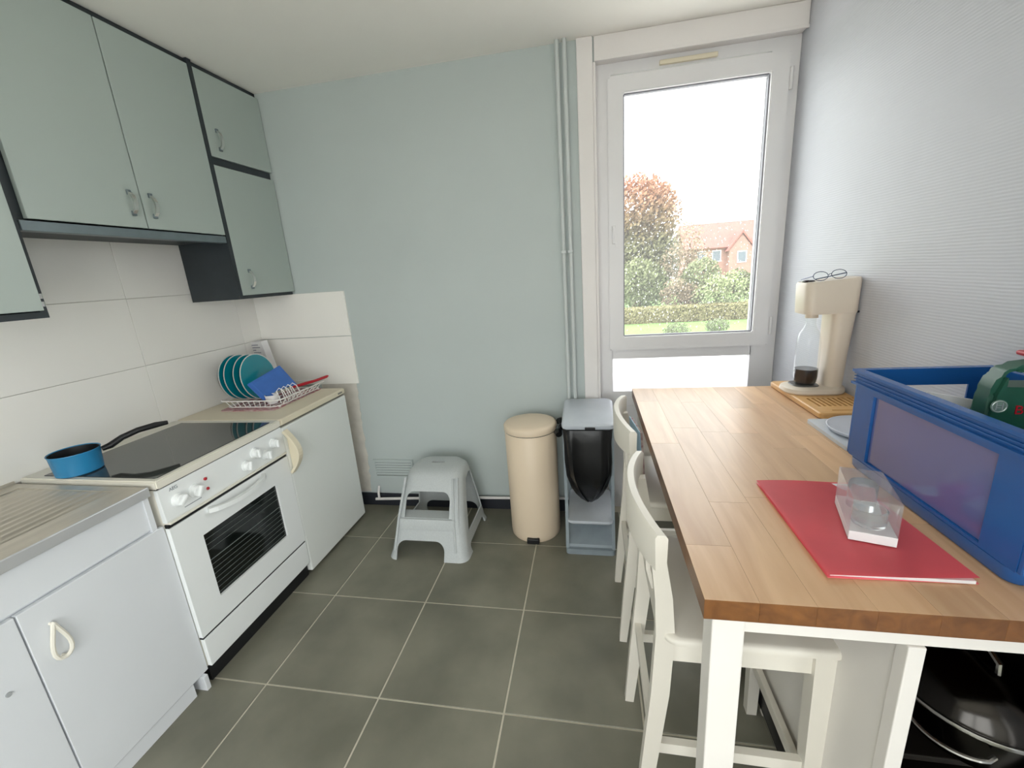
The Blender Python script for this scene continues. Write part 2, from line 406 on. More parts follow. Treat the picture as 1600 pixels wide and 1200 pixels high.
tube(bm, [(2.171, -.002, 1.632), (2.178, -.004, 1.57), (2.186, -.004, 1.525)], 0, sect=(.012, .008), ref=(0, 1, 0)); obj('handle', bm, m_pvc, w1)
for z in (1.09, 2.2):
    bm = nb(); lathe(bm, [(.008, z-.045), (.008, z+.045)], 2.952, .032, 10); obj('hinge', bm, m_pvc, w1, True)
bm = nb(); box(bm, 2.385, 2.64, .033, .05, 2.33, 2.35, bev=.004); obj('trickle_vent', bm, m_cream, w1)
bm = nb()
for i in range(420):
    x = random.uniform(2.235, 2.86); z = random.choice((random.uniform(1.08, 1.75), random.uniform(1.08, 2.2)*.5+.55)); z = max(1.075, z)
    r = random.choice((.0012, .0016, .002, .0026)); s = random.uniform(1, 1.9)
    v0 = bm.verts.new((x, .0785+r*.55, z))
    ring = [bm.verts.new((x+r*math.cos(a*PI/4), .0785, z+r*s*math.sin(a*PI/4))) for a in range(8)]
    mid = [bm.verts.new((x+.75*r*math.cos(a*PI/4), .0785+r*.38, z+.75*r*s*math.sin(a*PI/4))) for a in range(8)]
    for a in range(8):
        b = (a+1) % 8; bm.faces.new((ring[a], ring[b], mid[b], mid[a])); bm.faces.new((mid[a], mid[b], v0))
rd = obj('raindrops', bm, None or M('water', 'FFFFFF', 0.0), pane, True, 3)
wm = MATS['water'].node_tree.nodes['Principled BSDF']; wm.inputs['Transmission Weight'].default_value = 1; wm.inputs['IOR'].default_value = 1.33
rd['kind'] = 'stuff'

# heating pipes
for nm, x, lb in (('heating_pipe', 1.915, 'thin white vertical heating pipe, left of the pair beside the window'),
                  ('heating_pipe', 1.95, 'thin white vertical heating pipe, right of the pair beside the window')):
    t = thing(nm, lb, 'pipe', (x, -.032, 0), group='riser pipes beside the window')
    bm = nb(); tube(bm, [(x, -.032, .001), (x, -.032, H-.001)], .0105, 12); obj('pipe', bm, m_pipe, t, True)
    bm = nb(); box(bm, x-.013, x+.013, -.045, -.0005, 1.52, 1.535, bev=.002); obj('clip', bm, m_pipe, t)
t = thing('skirting_pipe', 'thin white heating pipe running along the foot of the grey wall', 'pipe', (1.1, -.03, 0))
bm = nb(); tube(bm, [(.62, -.03, .055), (1.2, -.03, .083), (1.89, -.03, .1)], .009, 10); obj('pipe', bm, m_trim, t, True)
bm = nb(); tube(bm, [(.645, -.03, .06), (.645, -.03, .1), (.64, -.002, .135)], .008, 8); obj('branch', bm, m_trim, t, True)

# wall vent
t = thing('wall_vent', 'slatted grey ventilation grille low on the wall behind the step stool', 'vent', (.77, 0, .2))
bm = nb(); frame(bm, 'y', .63, .905, .205, .33, .012, .012, .012, .012, -.012, -.0003); obj('frame', bm, m_wall, t)
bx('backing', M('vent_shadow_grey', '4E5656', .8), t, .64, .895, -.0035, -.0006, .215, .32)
for i in range(6):
    z = .222+i*.0175; bm = nb(); prism(bm, [(-.004, z+.012), (-.011, z+.002), (-.011, z), (-.004, z+.008)], 'x', .642, .893); obj('slat', bm, m_wall, t)
bm = nb()

# ------------------------------------------------------------------ wall cabinets
XC = .30
def handle(parent, y, z0, z1, x, mat=m_chrome):
    bm = nb(); n = 7; p = []
    for i in range(n):
        a = i/(n-1); p.append((x+.004+.02*math.sin(PI*a)**.6, y, z0+(z1-z0)*a))
    tube(bm, p, 0, sect=(.014, .007), ref=(1, 0, 0)); o = obj('handle', bm, mat, parent)
    for z in (z0, z1):
        bx('handle_foot', m_rail, parent, x, x+.008, y-.008, y+.008, z-.009, z+.009, bev=.002)
    return o
t = thing('wall_cabinet', 'narrow tall grey-green wall cabinet in the corner, two doors one above the other', 'cabinet', (.15, -.21, 1.406))
bm = nb(); frame(bm, 'x', -.43, -.004, 1.406, H-.002, .022, .02, .02, .03, .012, .282); obj('carcass', bm, m_dark, t)
bx('back', m_dark, t, .0125, .02, -.41, -.02, 1.42, H-.03); bx('shelf', m_dark, t, .02, .292, -.408, -.024, 2.04, 2.072)
bx('stile', m_dark, t, .2822, .2995, -.4315, -.4085, 1.407, H-.003)
d = bx('door', m_cabd, t, .283, XC, -.408, -.006, 2.074, 2.442, bev=.0015); handle(d, -.348, 2.114, 2.195, XC)
d = bx('door', m_cabd, t, .283, XC, -.408, -.006, 1.424, 2.036, bev=.0015); handle(d, -.335, 1.463, 1.545, XC)
t = thing('wall_cabinet', 'wide grey-green wall cabinet over the cooker with two tall doors', 'cabinet', (.15, -.82, 1.68))
bm = nb(); frame(bm, 'x', -1.232, -.432, 1.69, H-.002, .025, .006, .02, .03, .012, .282); obj('carcass', bm, m_dark, t)
bx('back', m_dark, t, .0125, .02, -1.2, -.44, 1.7, H-.03)
d = bx('door', m_cabd, t, .283, XC, -1.207, -.8175, 1.716, 2.442, bev=.0015); handle(d, -.861, 1.768, 1.845, XC)
d = bx('door', m_cabd, t, .283, XC, -.8125, -.434, 1.716, 2.442, bev=.0015); handle(d, -.776, 1.766, 1.844, XC)
bx('bottom_rail', m_rail, t, .262, .299, -1.23, -.434, 1.678, 1.71, bev=.002)
t = thing('wall_cabinet', 'grey wall cabinet over the drainer, leftmost and hanging lower than the two-door one', 'cabinet', (.15, -1.55, 1.406))
bm = nb(); frame(bm, 'x', -1.86, -1.236, 1.406, H-.002, .02, .02, .02, .03, .012, .3); obj('carcass', bm, m_dark, t)
bx('back', m_dark, t, .0125, .02, -1.84, -1.25, 1.42, H-.03)
d = bx('door', m_cabd, t, .301, .319, -1.86, -1.256, 1.43, 2.442, bev=.0015)
for z in (1.45, 1.475): bm = nb(); lathe(bm, [(.006, z-.008), (.006, z+.008)], .309, -1.249, 8); obj('hinge', bm, m_chrome, t, True)

# ------------------------------------------------------------------ sink unit
t = thing('sink_cabinet', 'white base cabinet under the steel drainer with a teardrop door handle', 'cabinet', (.3, -1.85, 0))
XS = .582
bx('carcass', m_white, t, .01, .562, -2.5, -1.335, .06, .803)
bm = nb(); prism(bm, [(.01, .0), (.01, .803), (.578, .803), (.578, .0)], 'y', -1.335, -1.318); obj('side_panel', bm, m_white, t)
bx('fascia', m_white, t, .5625, .572, -2.5, -1.3355, .69, .8015)
bx('plinth', m_white, t, .5625, .575, -2.5, -1.36, .001, .058)
bx('foot', m_white, t, .5785, .597, -1.336, -1.318, .0, .062, bev=.002)
d = bx('door', m_white, t, .5645, XS, -1.7, -1.3, .064, .682, bev=.002)
bm = nb(); p = []
for i in range(20):
    a = 2*PI*i/20; rr = .03*math.sin(a)*(.55+.45*(-math.cos(a)))
    p.append((XS+.013, -1.648+rr, .557+.055*math.cos(a)))
tube(bm, p, .0055, 8, True); h = obj('handle', bm, m_creamw, d, True)
for z in (.61, .505): bm = nb(); tube(bm, [(XS, -1.648, z), (XS+.012, -1.648, z)], .004, 8); obj('handle_foot', bm, m_creamw, d, True)
d = bx('door', m_white, t, .5645, XS, -2.1, -1.704, .064, .682, bev=.002)
bm = nb(); tube(bm, [(XS-.001, -1.765, .505), (XS+.004, -1.765, .505)], .006, 12); obj('knob_hole', bm, M('worn_grey', 'A0A4A6', .6), d)
bx('door', m_white, t, .5645, XS, -2.5, -2.104, .064, .682, bev=.002)
t = thing('steel_sink', 'stainless steel sink unit with ribbed drainer left of the cooker', 'sink', (.3, -1.85, .805))
Z = .838
bm = nb()   # rim strips round drainer and bowl
for a in ((.012, .075, -2.5, -1.315), (.485, .588, -2.5, -1.315), (.075, .485, -1.345, -1.315), (.075, .485, -1.76, -1.7), (.075, .485, -2.5, -2.16)):
    box(bm, a[0], a[1], a[2], a[3], Z-.004, Z)
obj('rim', bm, m_steel, t)
bx('front_lip', M('bright_steel_lip', 'D6D8DA', .3, metal=.5), t, .583, .59, -2.5, -1.315, Z-.032, Z+.0015, bev=.002)
bx('back_upstand', m_steel, t, .0085, .0125, -2.5, -1.315, Z-.004, Z+.01)
bm = nb(); x = .075; prof = []
n = 96
for i in range(n+1):
    u = i/n; xx = .075+.41*u; w = .5-.5*math.cos(2*PI*u*11)
    prof.append((xx, Z-.007+.0062*w))
rings = [[(a, -1.7, Z-.002) for a, z in prof], [(a, -1.66, z) for a, z in prof], [(a, -1.375, z+.001) for a, z in prof], [(a, -1.345, Z-.002) for a, z in prof]]
loft(bm, rings, cap=False, close=False); obj('drainer', bm, m_steel, t, True, 1.2)
bm = nb(); loft(bm, [rrect(.08, .48, -2.155, -1.765, Z-.002, .05), rrect(.085, .475, -2.15, -1.77, Z-.02, .05), rrect(.1, .46, -2.13, -1.79, Z-.15, .06)], caps=(False, False))
bm.faces.new([bm.verts.new(p) for p in rrect(.1, .46, -2.13, -1.79, Z-.15, .06)]); obj('bowl', bm, m_steel, t, True)

# ------------------------------------------------------------------ cooker
t = thing('cooker', 'white freestanding electric cooker with black glass hob and oven window', 'cooker', (.3, -.995, 0))
K0, K1, XK = -1.297, -.693, .598
bm = nb(); box(bm, .012, .578, K0, K1, .072, .815); body = obj('body', bm, m_creamw, t)
bx('plinth', m_black, t, .03, .577, K0+.004, K1-.004, 0, .0715)
bm = nb(); frame(bm, 'z', .01, XK+.001, K0-.002, K1+.002, .08, .024, .026, .04, .818, .85)
bmesh.ops.bevel(bm, geom=[e for e in bm.edges], offset=.004, segments=2, affect='EDGES'); obj('hob_surround', bm, m_creamw, t)
bx('ceramic_hob', m_glassblk, t, .088, .576, K0+.022, K1-.036, .83, .8515)
bx('seam', m_black, t, .02, XK-.008, K0+.003, K1-.003, .8145, .8185)
pan = bm = nb(); prism(bm, [(.5785, .69), (XK-.003, .69), (XK, .696), (XK-.004, .814), (.5785, .814)], 'y', K0, K1); cp = obj('control_panel', bm, m_enamel, t)
bx('panel_ledge', m_creamw, cp, .5785, XK+.006, K0+.004, K1-.004, .682, .69, bev=.002)
for i, (y, z, r) in enumerate(((-1.24, .75, .021), (-1.173, .748, .021), (-.932, .732, .019), (-.874, .763, .019), (-.817, .73, .019), (-.76, .761, .019))):
    bm = nb()
    rings = []
    for rr, x in ((r+.004, XK-.003), (r+.004, XK+.003), (r, XK+.006), (r*.96, XK+.018), (r*.8, XK+.021)):
        rings.append([(x, y+rr*math.cos(2*PI*j/24), z+rr*math.sin(2*PI*j/24)) for j in range(24)])
    loft(bm, rings); kb = obj('knob', bm, m_enamel, t, True)
    a = (.9, .5, .3, 0, 0, 0)[i]; c, s = math.cos(a), math.sin(a)
    bm = nb(); box(bm, 0, .014, -.0055, .0055, -r*.95, r*.95, bev=.003)
    bmesh.ops.transform(bm, verts=bm.verts[:], matrix=Matrix.Translation((XK+.017, y, z)) @ Matrix.Rotation(-a, 4, 'X')); obj('grip', bm, m_enamel, kb)
for z in (.77, .73):
    bm = nb(); rings = [[(x, -1.122+rr*math.cos(2*PI*j/12), z+rr*math.sin(2*PI*j/12)) for j in range(12)] for rr, x in ((.006, XK-.004), (.006, XK+.002), (.004, XK+.004))]
    loft(bm, rings); obj('indicator_lamp', bm, m_red, cp, True)
RYZ = Matrix(((0, 0, 1, 0), (1, 0, 0, 0), (0, 1, 0, 0), (0, 0, 0, 1)))     # text x -> +y, text y -> +z, facing +x
text('lettering', 'AEG', .017, M('grey_ink', '8C9298', .6), cp, Matrix.Translation((XK-.0025, -1.243, .797)) @ RYZ)
bx('ink_line', MATS['grey_ink'], cp, XK-.002, XK-.0002, -1.225, -1.155, .7095, .7125)
bm = nb(); frame(bm, 'x', K0, K1, .205, .668, .108, .103, .096, .097, .5795, XK)
door = obj('oven_door', bm, m_enamel, t)
bx('door_glass', m_ovenglass, door, .582, .589, K0+.1, K1-.095, .295, .578)
for i in range(12):
    z = .313+i*.0205 if i < 8 else .313+i*.0232
    bm = nb(); tube(bm, [(.5905, K0+.109, z), (.5905, K1-.104, z)], .0008 if i != 7 else .0016, 6); obj('oven_rack_bar', bm, M('rack_grey', '6E7672', .4), door)
bx('door_gap', m_black, t, .575, .594, K0+.002, K1-.002, .6685, .6815)
bm = nb(); p = []
for i in range(13):
    a = i/12; p.append((XK+.008+.03*math.sin(PI*a)**.5, -1.15+.29*a, .652-.012*math.sin(PI*a)))
tube(bm, p, 0, sect=(.016, .018), ref=(0, 0, 1)); obj('handle', bm, m_enamel, door)
bx('drawer', m_enamel, t, .5795, XK, K0+.001, K1-.001, .074, .194, bev=.003)
bx('drawer_gap', m_black, t, .575, .593, K0+.002, K1-.002, .1945, .2045)

# ------------------------------------------------------------------ fridge
t = thing('fridge', 'white under-counter fridge with cream top beside the cooker', 'fridge', (.3, -.4, 0))
bx('body', m_creamw, t, .03, .555, -.686, -.139, .02, .818)
bm = nb(); loft(bm, [rrect(.012, .592, -.6895, -.135, .818, .012), rrect(.012, .6, -.6895, -.135, .823, .012), rrect(.012, .6, -.6895, -.135, .845, .012), rrect(.016, .594, -.686, -.139, .85, .012)]); obj('top', bm, m_cream, t)
bx('door', M('fridge_white', 'EAEDEA', .35), t, .557, .597, -.6885, -.138, .018, .808, bev=.006)
bx('seal', M('grey_seal', '77746A', .7), t, .5545, .588, -.684, -.143, .808, .818)
bm = nb(); p = []
for i in range(15):
    a = i/14; p.append((.598+.058*math.sin(PI*a), -.676, .575+.215*a))
tube(bm, p, 0, sect=(.03, .012), ref=(1, 0, 0)); hd = obj('handle', bm, m_cream, t)
bm = nb(); poly = [(.599, .585)]+[(.598+.04*math.sin(PI*i/14), .585+.195*i/14) for i in range(1, 14)]+[(.599, .78)]
prism(bm, poly, 'y', -.672, -.669); obj('grip_web', bm, m_cream, hd)
bx('badge', M('badge_grey', '8A867C', .4, metal=.4), t, .6, .6015, -.21, -.17, .83, .838)
for y in (-.66, -.17): bm = nb(); lathe(bm, [(.02, 0), (.02, .02)], .53, y, 12); obj('foot', bm, m_black, t)
bm = nb(); lathe(bm, [(.02, 0), (.02, .02)], .07, -.4, 12); obj('foot', bm, m_black, t)

# ------------------------------------------------------------------ saucepan
t = thing('saucepan', 'small blue saucepan with black handle on the glass hob', 'saucepan', (.205, -1.235, .852))
cx, cy, z0 = .2, -1.236, .852
bm = nb(); lathe(bm, [(.001, z0), (.06, z0), (.066, z0+.004), (.071, z0+.075), (.0735, z0+.079), (.073, z0+.081), (.0695, z0+.078)], cx, cy, 40, (True, False)); obj('body', bm, m_blue_pan, t, True)
bm = nb(); lathe(bm, [(.0694, z0+.0785), (.0645, z0+.008), (.05, z0+.006), (.001, z0+.006)], cx, cy, 40, (False, True)); obj('lining', bm, m_panin, t, True)
bm = nb(); tube(bm, [(.232, -1.171, z0+.06), (.243, -1.148, z0+.064), (.262, -1.115, z0+.083), (.285, -1.07, z0+.095), (.312, -1.02, z0+.098), (.33, -.985, z0+.096)], [.009, .012, .011, .011, .0115, .008], 10)
obj('handle', bm, m_black, t, True)

# ------------------------------------------------------------------ dish rack and dishes on the fridge
t = thing('dish_rack', 'white wire dish rack on the fridge top', 'dish rack', (.31, -.34, .85))
R0 = rrect(.13, .49, -.545, -.13, .9, .04, 4); B0 = rrect(.15, .455, -.525, -.15, .862, .035, 4)
bm = nb(); tube(bm, R0, .0035, 6, True); obj('rim', bm, m_wire, t, True)
bm = nb(); tube(bm, B0, .003, 6, True); obj('base_ring', bm, m_wire, t, True)
def lerp(a, b, u): return tuple(a[i]+(b[i]-a[i])*u for i in range(3))
def wires(a0, a1, b0, b1, n):
    for i in range(n):
        u = (i+.5)/n; bm = nb(); tube(bm, [lerp(a0, a1, u), lerp(b0, b1, u)], .0022, 6); obj('wire', bm, m_wire, t)
wires((.16, -.545, .9), (.46, -.545, .9), (.175, -.525, .862), (.43, -.525, .862), 9)
wires((.49, -.51, .9), (.49, -.165, .9), (.455, -.495, .862), (.455, -.18, .862), 9)
for i in range(6):
    x = .17+i*.05; bm = nb(); tube(bm, [(x, -.523, .862), (x, -.152, .862)], .0022, 6); obj('wire', bm, m_wire, t)
for i in range(4):
    y = -.47+i*.035; bm = nb(); tube(bm, [(.44, y, .862), (.425, y, .93), (.44, y+.004, .945), (.455, y+.012, .93), (.47, y+.02, .88)], .0025, 6); obj('divider_loop', bm, m_wire, t)
for x, y in ((.16, -.5), (.45, -.5), (.16, -.17), (.45, -.17)):
    bm = nb(); lathe(bm, [(.006, .8537), (.006, .862)], x, y, 8); obj('foot', bm, m_wire, t)
def plate(x, tilt, lab):
    p = thing('dinner_plate', lab, 'plate', (x, -.375, .866), group='teal plates in the dish rack', local=True)
    p.rotation_euler = (0, tilt, 0)
    def disc(bm, prof, n=44, cap=True):      # lathe about +x, standing on the rim
        loft(bm, [[(h, r*math.cos(2*PI*i/n), .125+r*math.sin(2*PI*i/n)) for i in range(n)] for r, h in prof], cap=cap)
    bm = nb(); disc(bm, [(.085, -.02), (.1, -.0205), (.118, -.012), (.125, .0)]); obj('back', bm, m_navy, p, True)
    bm = nb(); disc(bm, [(.1252, .0), (.1252, .002), (.1225, .0025), (.12, .0015)], cap=False); obj('rim', bm, m_rim, p, True)
    bm = nb(); disc(bm, [(.1205, .0018), (.09, -.004), (.07, -.007), (.001, -.0072)]); obj('face', bm, m_teal, p, True)
plate(.135, -.1, 'teal plate with navy back, rearmost of the four in the dish rack')
plate(.168, -.1, 'teal plate with navy back, second from the wall in the dish rack')
plate(.228, -.12, 'teal plate just behind the front plate in the dish rack')
plate(.27, -.12, 'teal plate at the front of the dish rack, its face in full view')
# blue board leaning on the front plate
t = thing('chopping_board', 'rectangular blue plastic board leaning on the front teal plate', 'board', (.36, -.4, .88))
P = [Vector(p) for p in ((.37, -.512, .89), (.415, -.3, .915), (.318, -.285, 1.025), (.29, -.505, .975))]
nrm = (P[1]-P[0]).cross(P[3]-P[0]).normalized()
bm = nb(); loft(bm, [[p for p in P], [p+nrm*.009 for p in P]]); bmesh.ops.bevel(bm, geom=bm.edges[:], offset=.002, segments=2, affect='EDGES'); obj('board', bm, m_bluebox, t)
c = sum(P, Vector())/4
bm = nb(); Q = [c+(p-c)*.86+nrm*.009 for p in P]; Q2 = [c+(p-c)*.82+nrm*.0105 for p in P]; loft(bm, [Q, Q2]); obj('raised_panel', bm, m_bluebox, t)
# red handled knife
t = thing('kitchen_knife', 'red-handled kitchen knife lying on the rim of the dish rack', 'knife', (.47, -.25, .9))
bm = nb(); tube(bm, [(.425, -.36, .918), (.45, -.28, .918), (.47, -.21, .917), (.49, -.13, .92), (.492, -.115, .922)], [.006, .009, .0075, .0085, .005], 10); obj('handle', bm, m_red, t, True)
bm = nb(); loft(bm, [[(.425, -.36, .927), (.4265, -.36, .927), (.4265, -.36, .907), (.425, -.36, .907)], [(.395, -.45, .92), (.396, -.45, .92), (.396, -.45, .91), (.395, -.45, .91)]]); obj('blade', bm, m_chrome, t)
t = thing('mug', 'small white cup lying in the front corner of the dish rack', 'cup', (.415, -.47, .866))
bm = nb(); cxm, cym = .4, -.48
lathe(bm, [(.012, .8665), (.022, .868), (.03, .885), (.033, .915), (.0315, .915), (.028, .887), (.02, .872), (.001, .871)], cxm, cym, 24); obj('bowl', bm, m_paper, t, True)
bm = nb(); tube(bm, [(cxm+.031, cym, .908), (cxm+.045, cym, .904), (cxm+.046, cym, .888), (cxm+.03, cym, .885)], .003, 8); obj('handle', bm, m_paper, t, True)
bm = nb()
rings = []
cl = rrect(.14, .46, -.56, -.14, .851, .02, 4)
loft(bm, [cl, [(x, y, .8535) for x, y, z in cl]]); tag(obj('drying_cloth', bm, M('pink_checked_cloth', 'D8C8C4', .9, col2='B0586A', vscale=55)), 'pink and white patterned cloth under the dish rack', 'cloth')
# carton in the corner
t = thing('carton', 'white printed carton propped in the tiled corner behind the plates', 'carton', (.08, -.07, .852), local=True)
t.rotation_euler = (.13, -.05, -.35)
bm = nb(); box(bm, -.068, .07, -.02, .02, .004, .298, bev=.002); ob = obj('box', bm, m_paper, t)
for i in range(13):
    z = .275-i*.016; w = random.uniform(.04, .11); bx('print_line', m_print, ob, -.058, -.058+w, -.0206, -.0199, z, z+.006)

# ------------------------------------------------------------------ step stool
def arch(x0, x1, z0, z1, r, n=6):
    pts = [(x0, z0), (x1, z0)]
    for k in range(n+1): a = k*PI/2/n; pts.append((x1-r+r*math.cos(a), z1-r+r*math.sin(a)))
    for k in range(n+1): a = PI/2+k*PI/2/n; pts.append((x0+r+r*math.cos(a), z1-r+r*math.sin(a)))
    return pts
def stool_ring(z, x0, x1, yf, yb, r): return rrect(x0, x1, yf, yb, z, r, 8)
bm = nb(); loft(bm, [stool_ring(0, .945, 1.392, -.545, -.075, .05), stool_ring(.03, .955, 1.382, -.53, -.085, .05), stool_ring(.2, .98, 1.357, -.462, -.1, .055),
    stool_ring(.36, 1.003, 1.334, -.372, -.115, .07), stool_ring(.395, 1.01, 1.327, -.352, -.12, .08), stool_ring(.414, 1.028, 1.309, -.33, -.13, .085), stool_ring(.42, 1.06, 1.277, -.3, -.15, .07)])
inn = nb(); loft(inn, [stool_ring(-.02, .952, 1.385, -.539, -.081, .045), stool_ring(.03, .962, 1.375, -.523, -.092, .045), stool_ring(.2, .987, 1.35, -.455, -.107, .05),
    stool_ring(.36, 1.01, 1.327, -.365, -.122, .065), stool_ring(.39, 1.02, 1.317, -.345, -.13, .075), stool_ring(.408, 1.036, 1.3, -.325, -.14, .075)])
c1 = nb(); prism(c1, arch(.995, 1.262, -.03, .095, .05), 'y', -.6, -.4)
c2 = nb(); prism(c2, arch(1.032, 1.283, .205, .325, .045), 'y', -.6, -.3)
side = [(-.415, .1), (-.13, .1), (-.145, .3), (-.165, .345), (-.21, .36), (-.27, .345), (-.33, .26)]
c3 = nb(); prism(c3, side, 'x', .9, 1.45)
c4 = nb(); prism(c4, arch(1.0, 1.335, -.03, .1, .05), 'y', -.2, -.02)
c5 = nb(); loft(c5, [rrect(1.125, 1.205, -.232, -.208, .38, .01, 3), rrect(1.125, 1.205, -.232, -.208, .45, .01, 3)])
c6 = nb(); prism(c6, arch(-.44, -.15, -.03, .045, .03), 'x', .9, 1.45)
sm = boolean(bm, [inn, c1, c2, c3, c4, c5, c6])
t = thing('step_stool', 'grey plastic two-tier step stool standing against the wall', 'step stool', (1.17, -.31, 0))
obj('body', sm, m_grey, t, True, .6)
bm = nb(); pts = [(-.487, .15), (-.48, .192), (-.472, .203), (-.385, .207), (-.378, .2), (-.378, .19), (-.455, .19), (-.47, .155)]
prism(bm, pts, 'x', 1.008, 1.318); bmesh.ops.bevel(bm, geom=[e for e in bm.edges if abs(e.verts[0].co.x-e.verts[1].co.x) < 1e-5], offset=.004, segments=2, affect='EDGES'); obj('step', bm, m_grey, t, True, .8)
for x, dx in ((1.012, .0), (1.297, .0), (1.318, .012)):
    sgn = -1 if x < 1.1 else 1
    bm = nb(); tube(bm, [(x+sgn*.028, -.523+dx, .045), (x+sgn*.012, -.463+dx, .2), (x-sgn*.002, -.385+dx, .335), (x-sgn*.006, -.355+dx, .385)], .007, 8); obj('rib', bm, m_grey, t, True)

# ------------------------------------------------------------------ pedal bin
t = thing('pedal_bin', 'round cream pedal bin with domed lid against the wall', 'bin', (1.71, -.207, 0))
bx_, by_ = 1.71, -.207
bm = nb(); lathe(bm, [(.132, 0), (.137, .006), (.139, .03), (.14, .615), (.138, .618)], bx_, by_, 48); obj('body', bm, m_bin, t, True)
bm = nb(); lathe(bm, [(.14, .6185), (.14, .622)], bx_, by_, 48); obj('seam', bm, m_black, t, True)
bm = nb(); lathe(bm, [(.1425, .6225), (.1435, .628), (.1435, .65), (.138, .658), (.12, .664), (.06, .67), (.001, .671)], bx_, by_, 48); obj('lid', bm, m_bin, t, True)
bm = nb(); box(bm, 1.677, 1.745, -.362, -.33, .004, .034, bev=.005); obj('pedal', bm, m_black, t)
bm = nb(); box(bm, 1.69, 1.73, -.09, -.058, .55, .64, bev=.004); obj('hinge', bm, m_black, t)

# ------------------------------------------------------------------ recycling bin with bag
t = thing('bag_bin', 'grey lidded rubbish sack holder with a black bag beside the cream bin', 'bin', (2.02, -.22, 0))
bm = nb(); loft(bm, [rrect(1.893, 2.145, -.42, -.05, 0, .02), rrect(1.893, 2.145, -.42, -.05, .03, .02)]); obj('base', bm, m_greybin, t)
bm = nb(); loft(bm, [[(1.905, -.4, .0305), (2.133, -.4, .0305), (2.133, -.395, .045), (1.905, -.395, .045)], [(1.905, -.24, .1), (2.133, -.24, .1), (2.133, -.235, .125), (1.905, -.235, .125)], [(1.905, -.08, .13), (2.133, -.08, .13), (2.133, -.08, .15), (1.905, -.08, .15)]]); obj('tray', bm, m_greybin, t)
bm = nb(); loft(bm, [rrect(1.915, 2.125, -.39, -.08, .16, .02), rrect(1.905, 2.135, -.4, -.07, .172, .02), rrect(1.905, 2.135, -.4, -.07, .185, .02)]); obj('shelf', bm, m_greylid, t)
for x in (1.893, 2.129):
    bm = nb(); prism(bm, [(-.41, .03), (-.39, .03), (-.345, .25), (-.33, .64), (-.06, .64), (-.06, .03), (-.05, .03), (-.05, .665), (-.345, .665), (-.36, .26)], 'x', x, x+.016); obj('side_frame', bm, m_greybin, t)
for i, x in enumerate((1.905, 2.135)): pass
bx('back_rail', m_greybin, t, 1.909, 2.129, -.062, -.05, .56, .665)
bm = nb()
def lid_ring(inset, dz, tt):
    r = rrect(1.89+inset, 2.15-inset, -.372+inset, -.05-inset, 0, .03, 5)
    return [(x, y, .672+dz+(y+.372)*.115) for x, y, z in r]
loft(bm, [lid_ring(.004, 0, 0), lid_ring(0, .006, 0), lid_ring(0, .022, 0), lid_ring(.008, .03, 0)]); lid = obj('lid', bm, m_greylid, t, True)
bx('latch', m_black, lid, 2.005, 2.055, -.378, -.36, .655, .688, bev=.003)
bm = nb(); n = 40; rings = []
for z, sx, sy, jit in ((.675, .127, .16, .0), (.655, .125, .165, .003), (.6, .12, .17, .005), (.5, .119, .172, .008), (.43, .112, .165, .01), (.36, .09, .14, .012), (.3, .065, .1, .012), (.25, .04, .06, .009), (.205, .012, .016, .003)):
    ring = []
    for i in range(n):
        a = 2*PI*i/n; ca, sa = math.cos(a), math.sin(a); q = .35
        ring.append((2.017+sx*math.copysign(abs(ca)**q, ca)+jit*math.sin(i*2.3+z*2), -.228+sy*math.copysign(abs(sa)**q, sa)+1.4*jit*math.sin(i*1.7+z*3), z))
    rings.append(ring)
loft(bm, rings, caps=(False, True)); bag = obj('bag', bm, m_bag, t, True, 1.5)
bm = nb(); p = []
for i in range(12):
    a = i/11; p.append((1.876-.008*math.sin(a*9), -.35+.22*a, .64+.012*math.sin(a*7)))
tube(bm, p, [.017+.007*math.sin(i*2.1) for i in range(12)], 8); obj('bag_fold', bm, m_bag, bag, True)

# ------------------------------------------------------------------ island table
t = thing('kitchen_island', 'white kitchen island table with oiled oak top along the right wall', 'table', (2.6, -1.08, 0))
TX0, TX1, TY0, TY1, TZ0, TZ1 = 2.222, 2.984, -1.726, -.438, .858, .9
core = bx('worktop', m_oakedge, t, TX0+.004, TX1-.004, TY0+.004, TY1-.004, TZ0, TZ0+.003)
rows = 9; rw = (TX1-TX0)/rows
for i in range(rows):
    y = TY0
    first = True
    while y < TY1-1e-4:
        ln = random.uniform(.28, .62)
        if first: ln *= random.uniform(.4, 1); first = False
        y2 = y+ln
        if TY1-y2 < .15: y2 = TY1
        st = bx('stave', m_oak, core, TX0+i*rw+.00005, TX0+(i+1)*rw-.00005, y+.00005, y2-.00005, TZ0+.0032, TZ1, bev=.00035)
        st.data.materials.append(m_oakedge)
        for pf in st.data.polygons: pf.material_index = 0 if pf.normal.z > .5 else 1
        y = y2
for x0, y0 in ((2.243, -1.702), (2.243, -.515), (2.92, -1.702), (2.92, -.515)):
    bx('leg', m_isl, t, x0, x0+.054, y0, y0+.054, 0, .8575, bev=.003)
bx('apron', m_isl, t, 2.298, 2.919, -1.695, -1.672, .812, .8575); bx('apron', m_isl, t, 2.298, 2.919, -.49, -.467, .812, .8575)
bx('apron', m_isl, t, 2.25, 2.272, -1.647, -.516, .812, .8575); bx('apron', m_isl, t, 2.95, 2.972, -1.647, -.516, .812, .8575)
bx('side_panel', m_isl, t, 2.548, 2.568, -1.671, -.491, .19, .8115)
bx('divider_post', m_isl, t, 2.545, 2.571, -1.7, -1.672, .03, .8115, bev=.002); bx('divider_post', m_isl, t, 2.545, 2.571, -.49, -.464, .03, .8115, bev=.002)
bx('shelf', m_shelf, t, 2.572, 2.97, -1.56, -.48, .385, .4, bev=.002)
